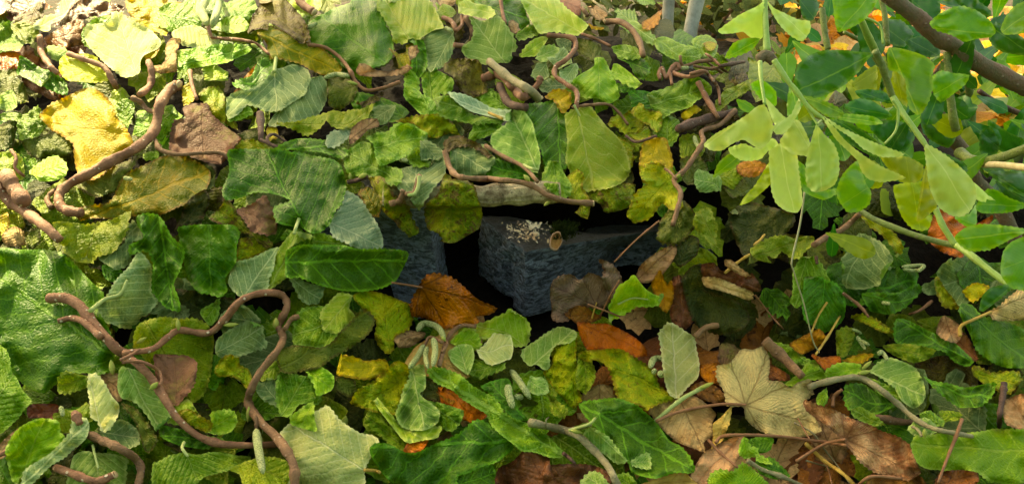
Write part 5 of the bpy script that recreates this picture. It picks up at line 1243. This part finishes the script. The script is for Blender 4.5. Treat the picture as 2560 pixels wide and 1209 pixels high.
# ------------------------------------------------------------------ evergreen shrub in the foreground
SH = '''
sl .60 1908,0 1794,78 | 1794,78 1812,63 1851,36 1891,17 1911,5 1914,50 1911,88 1898,100 1875,94 1858,80 1832,84 1805,85
sl .60 1915,0 2020,95 | 1918,3 1934,20 1961,33 1997,50 2024,53 2026,76 2007,104 1981,93 1954,69 1934,40
sm .61 1900,98 1812,146 | 1812,147 1832,109 1865,96 1900,97 1883,122 1853,138
sl .55 1912,255 1762,365 | 1759,362 1785,337 1832,310 1871,284 1891,267 1911,262 1926,288 1933,318 1926,349 1903,373 1881,363 1858,349 1832,359 1805,376 1779,376
sl .56 1944,345 1822,375 | 1820,371 1858,359 1891,370 1931,345 1946,361 1920,378 1899,399 1858,402 1832,389
sl .55 1999,251 1935,325 | 1995,250 2002,271 1983,305 1963,332 1941,336 1929,318 1955,303 1979,284
sl .57 1914,243 1940,312 | 1912,243 1934,264 1953,285 1966,298 1938,313 1926,287
sl .56 1985,300 2038,394 | 1949,352 1964,330 1981,300 1999,303 2016,334 2029,367 2042,396 2010,389 1981,386 1957,366
sl .57 1950,360 1985,530 | 1923,370 1955,358 1992,385 1997,430 2004,473 2006,508 1994,531 1967,528 1942,510 1929,479 1926,446 1922,413 1923,390
sg .59 1924,404 1852,511 | 1924,404 1930,436 1926,460 1900,485 1876,504 1849,513 1863,489 1886,465 1902,440 1916,416
sm .60 1850,388 1785,440 | 1783,444 1795,409 1812,392 1832,382 1853,400 1832,422 1808,432
sl .54 2043,308 2055,478 | 2041,312 2060,335 2085,360 2097,395 2098,430 2087,461 2060,477 2035,480 2018,465 2013,430 2018,390 2028,350
sd .60 2178,137 1990,232 | 1985,217 1988,185 1998,158 2027,137 2063,126 2100,125 2140,129 2182,134 2168,151 2150,176 2120,206 2090,226 2060,239 2030,248 2010,242 1993,232
sm .50 2190,-30 2098,78 | 2086,-20 2196,-20 2181,26 2159,52 2126,71 2096,81 2088,60 2084,26
sm .60 2228,120 2296,284 | 2220,121 2245,120 2275,127 2311,140 2337,162 2330,189 2332,218 2323,251 2305,283 2292,287 2273,271 2266,232 2263,199 2242,180 2223,176 2218,149
sg .62 2240,180 2258,262 | 2232,177 2255,177 2267,199 2270,232 2267,267 2245,247 2230,212
sm .68 2326,70 2485,85 | 2323,60 2348,35 2384,18 2411,16 2444,28 2476,53 2490,79 2477,93 2441,98 2411,105 2378,88 2345,78
sm .62 2590,20 2505,82 | 2501,75 2517,36 2543,11 2580,2 2585,75 2517,88
sd .74 2480,70 2570,130 | 2472,99 2490,56 2560,97 2585,139 2507,131
sd .80 2345,7 2475,40 | 2343,5 2391,-5 2434,-5 2479,30 2467,45 2424,22 2378,19
sm .74 2330,240 2415,190 | 2329,195 2351,177 2384,183 2423,188 2413,212 2378,240 2351,257 2333,232
sg .72 2195,175 2130,215 | 2128,213 2146,191 2191,163 2191,224 2153,227
sd .70 2232,258 2140,228 | 2137,228 2169,223 2212,230 2234,259 2192,253 2153,247
sd .68 2228,288 2113,265 | 2111,265 2143,247 2182,253 2231,289 2192,300 2143,290
sm .57 2008,242 2112,285 | 2006,240 2035,245 2080,260 2112,285 2070,292 2040,272
sm .57 2060,287 2206,308 | 2058,288 2093,284 2143,286 2186,292 2208,309 2169,313 2126,306 2086,296
sl .56 2060,293 2259,385 | 2058,290 2093,312 2126,329 2169,349 2209,365 2261,385 2245,392 2202,392 2159,373 2126,343 2090,320
sl .55 2058,296 2262,443 | 2056,294 2085,318 2110,348 2145,378 2190,409 2264,444 2230,452 2200,455 2170,447 2153,426 2143,401 2118,376 2088,346
sl .53 2316,362 2430,530 | 2312,362 2342,373 2378,398 2412,428 2436,459 2441,496 2426,527 2404,541 2378,538 2350,521 2333,493 2323,463 2317,423
sl .54 2430,450 2487,500 | 2432,455 2457,475 2470,488 2489,501 2467,498 2464,505 2441,498
sg .55 2318,400 2292,552 | 2318,402 2323,466 2343,514 2320,538 2292,554 2296,512 2306,446
sg .58 2280,460 2300,575 | 2233,466 2265,457 2292,457 2307,452 2300,512 2294,552 2330,536 2323,570 2305,577 2280,571 2257,546 2243,512
sm .58 2175,465 2110,510 | 2091,476 2104,440 2129,411 2149,401 2158,440 2168,464 2178,479 2174,510 2149,528 2121,531 2104,513 2094,494
sd .57 2325,372 2415,430 | 2330,370 2350,378 2380,391 2413,409 2419,427 2407,435 2376,407
sm .60 2565,577 2390,600 | 2386,592 2411,570 2450,560 2507,563 2570,575 2523,600 2474,624 2424,627 2397,610
sm .50 2590,640 2505,670 | 2501,671 2508,628 2530,603 2575,595 2590,722 2530,720 2505,692
sd .60 2530,716 2452,776 | 2448,775 2455,741 2477,719 2523,709 2532,718 2497,749 2457,779
sm .66 2565,515 2445,510 | 2439,519 2464,475 2490,474 2523,494 2570,514 2523,531 2457,533
sd .76 2470,430 2570,490 | 2468,430 2507,428 2580,434 2580,495 2523,475
sm .68 2388,542 2437,560 | 2386,543 2424,534 2440,511 2441,560 2417,567
sm .60 2000,400 2090,478 | 1993,400 2015,420 2018,460 2045,478 2092,470 2098,480 2060,500 2010,480 1996,440
sg .64 2265,393 2275,458 | 2200,390 2265,391 2307,413 2304,447 2275,461 2243,448
sm .72 1880,200 1895,260 | 1876,212 1895,200 1915,205 1940,230 1940,265 1915,258 1895,240
sm .74 1843,250 1890,275 | 1841,248 1870,255 1892,275 1870,282 1850,272
sd .76 2000,0 2040,50 | 2000,-10 2035,-10 2048,20 2030,52 2008,45 2000,20
sg .74 1990,380 2000,460 | 2200,480 2210,470 2240,500 2235,540 2205,530
sd .78 2240,290 2300,345 | 2173,310 2240,300 2290,330 2262,380 2200,350
sd .80 2090,300 2200,370 | 2075,300 2130,310 2190,350 2230,385 2180,390 2110,350
sd .82 2280,0 2345,60 | 2280,-5 2345,-5 2350,40 2320,55 2290,40
sd .82 2200,60 2270,110 | 2195,55 2250,50 2285,85 2260,118 2215,105
sd .80 2260,90 2345,140 | 2262,105 2300,90 2345,110 2348,140 2300,142
sd .84 1985,170 2030,120 | 2300,290 2340,300 2390,340 2370,370 2320,345
sg .80 2430,300 2530,340 | 2130,420 2180,400 2215,430 2200,470 2150,465
sd .78 2430,260 2500,300 | 2470,300 2520,330 2560,350 2530,390 2480,360
sm .76 2440,500 2500,540 | 2030,200 2060,190 2080,220 2060,250 2030,240
sd .77 2200,600 2240,640 | 2450,330 2480,320 2500,370 2470,400 2450,380
'''
shrub = empty('evergreen_shrub', (0.62, .72, -.03)); tag(shrub, 'evergreen shrub with pale lime toothed leaves leaning in from the right foreground', 'shrub')
for i, ln in enumerate(SH.strip().splitlines()):
    a = ln.split('|'); h = a[0].split(); pal = h[0]; dep = float(h[1]); b, t = pts(h[2])[0], pts(h[3])[0]; poly = pts(a[1])
    c = poly.mean(0)
    if np.hypot(*(b-c)) > 260 or pal == 'xx': b, t = poly[0], poly[len(poly)//2]
    r = np.random.default_rng(400+i)
    P3, f, uv, c, sz = leafmesh(poly, b, t, pal, .18, seed=400+i, teeth=1.3, step=6, depth=dep, tilt=r.uniform(-.35, .35, 2), bend=r.uniform(-.5, 1.6), drape=False, ident=-5)
    lf = link('leaf', P3, f, M(pal), parent=shrub, uv=uv, rim=RIM)
rq = random.Random(8)
for i in range(40):
    px = rq.uniform(1990, 2590); py = rq.uniform(40, 520) if i % 3 else rq.uniform(300, 620); dep = rq.uniform(.72, .95); L_ = rq.uniform(90, 170)*.7/dep; ang = rq.uniform(.2, 2.6)
    o_ = np.array([(-.5, 0), (-.3, -.1), (0, -.22), (.25, -.27), (.42, -.17), (.5, 0), (.42, .17), (.25, .27), (0, .22), (-.3, .1)])*L_*np.array([1, rq.uniform(.6, 1)])
    Rm = np.array([[math.cos(ang), math.sin(ang)], [-math.sin(ang), math.cos(ang)]]); po = o_@Rm+np.array([px, py])
    pal = rq.choice(['sd', 'sd', 'sm', 'sd', 'sg']); P3, f, uv, c, sz = leafmesh(po, po[0], po[5], pal, .2, seed=900+i, teeth=1.2, step=9, depth=dep, tilt=np.random.default_rng(i).uniform(-.6, .6, 2), bend=rq.uniform(-.5, 1.5), drape=False, ident=-5)
    link('leaf', P3, f, M(pal), parent=shrub, uv=uv)
BR = '''
shb .74 .80 19 22 | 2190,-40 2250,12 2300,50 2340,92 2380,112 2430,150 2490,182 2590,232
shb .84 .90 15 18 | 2318,215 2350,290 2385,350 2412,382 2440,450 2500,520 2560,650
shg .56 .60 8 9 | 2140,20 2165,80 2188,128
shr .58 .60 9 8 | 2188,128 2203,160 2215,195 2230,240
shg .60 .58 8 6 | 2230,240 2255,280 2280,315 2318,368
shg .60 .59 6 9 | 1912,-25 1914,60 1918,130
shb .58 .58 13 13 | 1895,150 1915,138 1935,155
shg .57 .55 6 4 | 1900,155 1903,200 1912,262
shg .57 .56 8 5 | 1935,150 1960,190 1992,230 2025,272 2060,298
shr .78 .80 9 10 | 2368,130 2374,220 2382,290 2390,325
shr .70 .66 7 8 | 2145,523 2190,550 2260,578 2330,600 2392,615
shg .64 .60 9 8 | 2392,613 2430,640 2480,680 2535,722
shg .66 .65 7 8 | 2338,520 2358,565 2388,612
shr .84 .70 13 11 | 2400,382 2440,402 2500,395 2590,362
pal .80 .62 8 9 | 2458,412 2500,412 2590,422
dark .90 .95 6 7 | 2448,228 2500,262 2590,300
shr .85 .85 7 8 | 2055,20 2062,80 2070,125
shr .80 .80 7 7 | 2200,-20 2212,40 2218,115
shg .59 .57 3 3 | 2060,297 2045,310 2043,330
shg .58 .58 3.5 3 | 2232,250 2245,275 2240,325 2212,360
shg .60 .56 3.5 3.5 | 1995,232 1999,255 1990,280
shr .82 .84 5 5 | 2110,80 2160,110 2195,160
shg .60 .60 3 3 | 2165,45 2200,65 2208,110
shg .57 .56 3 3 | 2000,240 2030,290 2044,312
'''
for i, ln in enumerate(BR.strip().splitlines()):
    a = ln.split('|'); h = a[0].split(); p = spline(pts(a[1])); n = len(p); z = np.linspace(float(h[1]), float(h[2]), n); r = np.linspace(float(h[3]), float(h[4]), n)*z/F
    r = r*(1+.07*waves(np.stack([np.arange(n)*1., np.zeros(n)], 1), .8, 3, i+3))
    link('branch', *tube(world(p[:, 0], p[:, 1], z), r, seg=12, rough=.05, seed=i), BK[h[0]], parent=shrub)
# the shrub's own foot outside the frame on the right
link('trunk', *tube(spline([(.62, .72, -.05), (.66, .74, .12), (.62, .70, .30), (.60, .66, .42)]), np.linspace(.012, .009, 25), seg=12), BK['shb'], parent=shrub)
for q in ([(.60, .68, .40), (.52, .64, .44), (.42, .60, .45)], [(.64, .73, .20), (.56, .68, .22), (.50, .62, .24)], [(.60, .66, .42), (.50, .52, .47), (.36, .50, .45), (.26, .50, .42)]):
    link('branch', *tube(spline(q), np.linspace(.009, .005, len(spline(q))), seg=10), BK['shr'], parent=shrub)

sh2 = empty('evergreen_shrub', (.72, 1.15, -.03)); tag(sh2, 'darker evergreen shrub standing behind the pale lime one, in its shade', 'shrub')
for i in range(84):
    px, py = [(rq.uniform(1960, 2330), rq.uniform(-40, 330)), (rq.uniform(2250, 2620), rq.uniform(-40, 240)), (rq.uniform(1900, 2600), rq.uniform(220, 460))][i % 3]
    if 2430 < px and 240 < py < 330: continue
    dep = rq.uniform(.98, 1.25); L_ = rq.uniform(80, 125); ang = rq.uniform(0, 6.28)
    o_ = np.array([(-.5, 0), (-.3, -.1), (0, -.22), (.25, -.27), (.42, -.17), (.5, 0), (.42, .17), (.25, .27), (0, .22), (-.3, .1)])*L_*np.array([1, rq.uniform(.6, 1)])
    Rm = np.array([[math.cos(ang), math.sin(ang)], [-math.sin(ang), math.cos(ang)]]); po = o_@Rm+np.array([px, py])
    P3, f, uv, c, sz = leafmesh(po, po[0], po[5], 'sd', .2, seed=1900+i, teeth=1.2, step=10, depth=dep, tilt=np.random.default_rng(i).uniform(-.8, .8, 2), bend=rq.uniform(-.5, 1.5), drape=False, ident=-5)
    link('leaf', P3, f, M(rq.choice(['sd', 'sd', 'sm'])), parent=sh2, uv=uv)
for q in ([(.72, 1.15, -.05), (.68, 1.12, .12), (.60, 1.08, .26)], [(.73, 1.15, -.04), (.82, 1.12, .12), (.88, 1.06, .25)], [(.71, 1.15, -.04), (.50, 1.10, .14), (.42, 1.05, .22)], [(.74, 1.15, -.04), (.95, 1.15, .08), (1.0, 1.1, .16)]):
    link('branch', *tube(spline(q), np.linspace(.009, .004, len(spline(q))), seg=10), BK['shr'], parent=sh2)

# ------------------------------------------------------------------ beyond the pile: white stems, bushes, fallen leaves on the ground
for px, py, top, r, D_, lab in [(1668, 62, (1690, -260), 14, 1.55, 'white speckled stem behind the pile, the left one'), (1722, 100, (1800, -260), 19, 1.45, 'white speckled stem behind the pile, the thicker right one')]:
    p = spline([(px-10, py+120), (px, py), ((px+top[0])/2, (py+top[1])/2), top]); n = len(p); z = np.full(n, D_)
    V, Fc = tube(world(p[:, 0], p[:, 1], z), np.full(n, r*D_/F)*(1+.08*waves(np.stack([np.arange(n)*1., np.zeros(n)], 1), .6, 3, int(px))), seg=14, rough=.06)
    t = link('trunk', V, Fc, BK['bir']); 
    tr = empty('birch_sapling', t.location.copy()); t.parent = tr; t.location = (0, 0, 0); tag(tr, lab, 'tree')
    W = []; Wf = []
    for i in range(90):
        cc = world(top[0]+rs.uniform(-60, 60), top[1]-rs.uniform(20, 200), D_+rs.uniform(-.1, .1)); u = rs.normal(size=3)*.012; v = rs.normal(size=3)*.012; k = len(W); W += [cc-u, cc-v, cc+u, cc+v]; Wf.append((k, k+1, k+2, k+3))
    link('crown', W, Wf, M('yg'), parent=tr)
# loose fallen leaves on the ground beyond
gl_ = 0; r2 = random.Random(5)
def litter_leaf(x, y, L_, pal, lab, seed):
    q, b, t = genleaf(0, 0, 200, r2.uniform(0, 6.28), r2); p = catmull(q, 16)
    v, f = triangulate(p, 26); q2 = v/200*L_; ax = (t-b)/200; ll = np.hypot(*ax); U = ((v-b)@(t-b))/((t-b)@(t-b)); Vv = ((v-b)@np.array([-(t-b)[1], (t-b)[0]]))/((t-b)@(t-b))
    hz = .12*L_*waves(q2, 5/L_, 3, seed)+.012*r2.uniform(0, 1.5)
    V = np.stack([x+q2[:, 0], y+q2[:, 1], -.035+np.maximum(Hroof(x+q2[:, 0], y+q2[:, 1]), 0)+.012+hz+q2[:, 1]*r2.uniform(-.2, .6)], 1)
    o = link('fallen_leaf', V, f, M(pal), uv=np.stack([U, Vv], 1)); tag(o, lab, 'leaf', 'fallen leaves on the ground beyond the pile'); return o
for i in range(520):
    px = r2.uniform(1560, 2640); py = r2.uniform(-60, 420)
    if not inside(np.array([[px, py]]), BACK)[0]: continue
    d = ray(px, py)
    if d[2] > -.05: continue
    c = CAM+d*((-.035-CAM_H)/d[2])
    if c[1] > 4.5 or c[1] < 1.2 or gl_ > 270: continue
    gl_ += 1
    bright = px > 1950
    pal = r2.choice(['yo', 'or', 'ye', 'ty', 'yo', 'tn', 'yo'] if bright else ['br', 'ol', 'gr', 'mg', 'yo', 'od'])
    litter_leaf(c[0], c[1], r2.uniform(.07, .115), pal, 'one of the yellow and orange leaves on the sunny ground beyond the shrub' if bright else 'one of the dull leaves on the shaded ground behind the pile', i)
# low bushes behind
def bush(name, x, y, rx, ry, h, n, pal, lab, seed, ls=.03, z0=-.03):
    r = np.random.default_rng(seed); e = empty(name, (x, y, z0)); tag(e, lab, 'bush')
    W, Wf, U = [], [], []
    for i in range(n):
        a = r.uniform(0, 6.28); q = r.uniform(0, 1)**.5; zz = r.uniform(.0, 1)*h*(1-.5*q*q)
        c = np.array([x+rx*q*math.cos(a), y+ry*q*math.sin(a), z0+zz]); ax = r.normal(size=3); ax /= np.linalg.norm(ax); b = np.cross(ax, r.normal(size=3)); b /= np.linalg.norm(b); s_ = ls*r.uniform(.6, 1.3); k = len(W)
        W += [c-ax*s_, c-ax*s_*.2+b*s_*.42, c+ax*s_*.5+b*s_*.36, c+ax*s_, c+ax*s_*.5-b*s_*.36, c-ax*s_*.2-b*s_*.42]; U += [(0, 0), (.4, .21), (.75, .18), (1, 0), (.75, -.18), (.4, -.21)]; Wf.append(tuple(range(k, k+6)))
    link('foliage', W, Wf, M(pal), parent=e, uv=U, smooth=False)
    for i in range(7):
        a = r.uniform(0, 6.28); q = [(x+rx*.1*math.cos(a), y+ry*.1*math.sin(a), z0-.02), (x+rx*.35*math.cos(a), y+ry*.35*math.sin(a), z0+h*.45), (x+rx*.8*math.cos(a), y+ry*.8*math.sin(a), z0+h*.85)]
        link('stem', *tube(spline(q), np.linspace(.006, .002, 17), seg=7), BK['brn'], parent=e)
bush('bush', .50, 1.60, .16, .12, .13, 260, 'mg', 'small leafy bush behind the white stems', 31, .022)
bush('bush', .22, 1.62, .18, .10, .12, 260, 'og', 'low olive-green bush at the top edge left of the white stems', 32, .02)
bush('bush', .86, 1.62, .12, .10, .12, 110, 'sd', 'low dark evergreen bush seen through the shrub', 33, .03)
bush('bush', 1.08, 1.45, .14, .12, .14, 120, 'sm', 'low evergreen bush at the right edge beyond the branches', 34, .03)
bush('bush', .55, 2.3, .5, .2, .22, 500, 'od', 'dark bush far behind the white stems', 35, .03)
bush('bush', .66, 1.32, .10, .08, .10, 90, 'sd', 'dark low shoots between the pile and the shrub', 36, .028)
# the tree that shades the pile (stands outside the frame, up and to the left)
import itertools
shade = pts('.05,2.7 .95,2.7 .95,1.42 1.7,1.2 1.7,-.9 -1.5,-.9 -.80,.42 -.41,.80 -.17,1.15')
W, Wf, U = [], [], []; r = np.random.default_rng(77)
while len(Wf) < 7000:
    q = np.array([[r.uniform(-1.5, 1.7), r.uniform(-.9, 2.7)]])
    if not inside(q, shade)[0]: continue
    if segdist(q, shade)[0] < .16*r.uniform()**.5: continue
    c = np.array([q[0, 0], q[0, 1], .15])+SDIR*r.uniform(3.6, 4.9); s_ = r.uniform(.05, .11)
    ax = r.normal(size=3); ax /= np.linalg.norm(ax); b = np.cross(ax, SDIR+r.normal(size=3)*.5); b /= np.linalg.norm(b); k = len(W)
    W += [c-ax*s_, c-ax*s_*.2+b*s_*.6, c+ax*s_*.5+b*s_*.5, c+ax*s_, c+ax*s_*.5-b*s_*.5, c-ax*s_*.2-b*s_*.6]; U += [(0, 0), (.4, .21), (.75, .18), (1, 0), (.75, -.18), (.4, -.21)]; Wf.append(tuple(range(k, k+6)))
cc = np.mean(W, axis=0); tree = empty('shade_tree', (cc[0], cc[1]+.7, -.045)); tag(tree, 'leafy tree whose crown shades most of the pile from outside the frame', 'tree')
link('crown', W, Wf, M('mg'), parent=tree, uv=U, smooth=False)
link('trunk', *tube(spline([(cc[0], cc[1]+.7, -.05), (cc[0]-.05, cc[1]+.55, 1.2), (cc[0], cc[1]+.1, cc[2]+.3)]), np.linspace(.09, .04, 17), seg=16), BK['brn'], parent=tree)
for a in range(7):
    e_ = cc+np.array([math.cos(a*.9)*1.0, math.sin(a*.9)*.8, .2*math.sin(a*2)]); link('limb', *tube(spline([(cc[0], cc[1]+.3, cc[2]-.4), cc*.5+e_*.5, e_]), np.linspace(.03, .01, 17), seg=8), BK['brn'], parent=tree)

# tall foliage screen added behind the viewpoint, unseen, to block light from behind
hd = empty('added_shade_hedge', (0, -1.9, -.045)); tag(hd, 'tall dense foliage screen added unseen behind the viewpoint to block light', 'added_shade_hedge')
W, Wf, U = [], [], []; r = np.random.default_rng(91)
for i in range(6000):
    c = np.array([r.uniform(-4, 4), -1.9+r.normal()*.14, r.uniform(-.05, 1.5)]); s_ = r.uniform(.05, .11)
    ax = r.normal(size=3); ax /= np.linalg.norm(ax); b = np.cross(ax, np.array([0, 1, 0])+r.normal(size=3)*.4); b /= np.linalg.norm(b); k = len(W)
    W += [c-ax*s_, c-ax*s_*.2+b*s_*.6, c+ax*s_*.5+b*s_*.5, c+ax*s_, c+ax*s_*.5-b*s_*.5, c-ax*s_*.2-b*s_*.6]; U += [(0, 0), (.4, .21), (.75, .18), (1, 0), (.75, -.18), (.4, -.21)]; Wf.append(tuple(range(k, k+6)))
link('foliage', W, Wf, M('sd'), parent=hd, uv=U, smooth=False)
for i in range(14):
    x = -3.9+i*.6; link('stem', *tube(spline([(x, -1.9, -.05), (x+.05, -1.92, .8), (x-.03, -1.9, 1.4)]), np.linspace(.03, .01, 17), seg=8), BK['brn'], parent=hd)

# ------------------------------------------------------------------ a label of its own for every leaf
LM = [((310, 120), 'the cream-green leaf'), ((30, 150), 'the glowing orange leaf'), ((230, 320), 'the big sunlit yellow leaf'), ((120, 420), 'the small round green leaf'), ((330, 375), 'the thick curved branch'),
      ((400, 450), 'the broad olive leaf with yellow veins'), ((510, 330), 'the purplish brown leaf'), ((660, 230), 'the white-veined round leaf'), ((750, 130), 'the rolled olive and yellow leaf'), ((525, 25), 'the pair of large catkins'),
      ((870, 80), 'the very large deep green leaf'), ((1020, 50), 'the spotted light green leaf'), ((960, 180), 'the curled tan leaf edge'), ((1220, 100), 'the raised-vein leaf'), ((1165, 195), 'the shrivelled brown-olive leaf'),
      ((1290, 215), 'the cut branches'), ((1380, 45), 'the light yellow-green leaf on the top edge'), ((1410, 170), 'the S-bent twig'), ((1500, 200), 'the fresh green angular leaf'), ((1500, 380), 'the large smooth light leaf'),
      ((1580, 80), 'the arched twig near the white stems'), ((1660, 185), 'the coiled twig'), ((1760, 300), 'the thick dark branch'), ((1645, 385), 'the vivid yellow leaf'), ((1700, 470), 'the kinked brown twig'), ((1200, 275), 'the pale silvery leaf'),
      ((1000, 350), 'the crinkled green leaf in the middle'), ((1060, 450), 'the star-veined leaf'), ((1300, 485), 'the weathered log'), ((1140, 520), 'the crumpled mottled hanging leaf'), ((720, 470), 'the big glossy dark green leaf'),
      ((900, 550), 'the parallel-veined silvery leaf'), ((860, 670), 'the dark rolled leaf'), ((1010, 640), 'the pale grey slate block'), ((1390, 640), 'the dark slate block'), ((520, 650), 'the pleated green leaf'), ((390, 620), 'the crumpled dark green leaf'),
      ((220, 600), 'the toothed olive-green leaf'), ((130, 800), 'the huge dark green leaf'), ((320, 740), 'the thick forked pale vein'), ((640, 740), 'the loop of the forked twig'), ((330, 890), 'the fork of the purplish twig'), ((650, 1130), 'the hanging catkin'),
      ((260, 1010), 'the papery pale leaf'), ((130, 1130), 'the rolled pale tube leaf'), ((830, 1120), 'the large pale white-veined leaf'), ((1110, 1130), 'the dark boomerang leaf'), ((950, 970), 'the round puckered leaf'), ((1050, 1000), 'the pale spiral-tipped leaf'),
      ((1120, 750), 'the wet orange maple leaf'), ((1070, 870), 'the catkin bunch'), ((1300, 970), 'the fallen catkin trio'), ((1530, 845), 'the wet orange oval leaf'), ((1440, 740), 'the grey-brown maple leaf'), ((1590, 745), 'the folded fresh green leaf'),
      ((1570, 930), 'the arched tent-like leaf'), ((1700, 900), 'the pale upright leaf'), ((1590, 1090), 'the large dark folded leaf'), ((1820, 700), 'the curled dark brown leaf'), ((1800, 790), 'the mossy dark olive leaf'), ((1900, 580), 'the broad dark olive leaf'),
      ((1985, 700), 'the dry grass stalk'), ((1900, 1000), 'the straw maple leaf'), ((1710, 1040), 'the pinholed brown leaf'), ((2160, 1100), 'the tan and wet-brown leaf'), ((2150, 950), 'the long green-brown twig'), ((2250, 960), 'the round ribbed leaf'),
      ((2170, 650), 'the dusky leaf with pale ribs'), ((2300, 670), 'the pale catkins on the right slope'), ((2330, 850), 'the bent-ridged dark leaf'), ((2490, 850), 'the large dark leaf at the right edge'), ((2430, 1140), 'the long bright green leaf'), ((2500, 1000), 'the dark pointed stump'),
      ((1860, 1180), 'the fresh green leaf on the bottom edge'), ((2070, 1150), 'the tangle of dry stalks')]
def dirword(dx, dy):
    if abs(dx) > 2.2*abs(dy): return 'right of' if dx > 0 else 'left of'
    if abs(dy) > 2.2*abs(dx): return 'below' if dy > 0 else 'above'
    return ('below and ' if dy > 0 else 'above and ')+('right of' if dx > 0 else 'left of')
used = {o['label'] for o in bpy.data.objects if 'label' in o}
for it in ITEMS:
    if 'V' in it and it.get('label') and 'o' in it: it['o']['label'] = it['label']; used.add(it['label'])
for it in ITEMS:
    if 'V' not in it or it.get('label') or 'o' not in it: continue
    c = it['c']; wd = PAL[it['pal']][0]; sz = it['sz']
    size = 'tiny' if sz < .028 else 'small' if sz < .045 else 'medium' if sz < .07 else 'large'
    state = 'crumpled' if it['cr'] >= 1.2 else 'wrinkled' if it['cr'] >= .9 else 'flat' if it['cr'] <= .5 else 'curled'
    near = sorted(LM, key=lambda q: (q[0][0]-c[0])**2+(q[0][1]-c[1])**2)[:4]
    cand = []
    for (p, nm) in near:
        cand.append(f"{size} {wd} {state} leaf {'tucked ' if it.get('fill') else ''}{dirword(c[0]-p[0], c[1]-p[1])} {nm}")
    cand.append(f"{size} {wd} leaf between {near[0][1]} and {near[1][1]}"); cand.append(f"{size} {wd} leaf between {near[0][1]} and {near[2][1]}"); cand.append(f"{size} {wd} leaf between {near[1][1]} and {near[2][1]}")
    cand.append(f"{size} {wd} {state} leaf deep between {near[1][1]} and {near[3][1]}")
    for t in cand:
        if t not in used and len(t.split()) <= 16: break
    used.add(t); it['o']['label'] = t
    if it.get('fill'): it['o']['group'] = 'loose hazel leaves filling the pile' if it['kind_'] == HZ else 'loose brown leaves filling the pile'
n_ = sum(1 for o in bpy.data.objects if o.get('category') == 'leaf'); print('leaf things', n_, 'fills', sum(1 for i in ITEMS if i.get('fill') and 'o' in i))
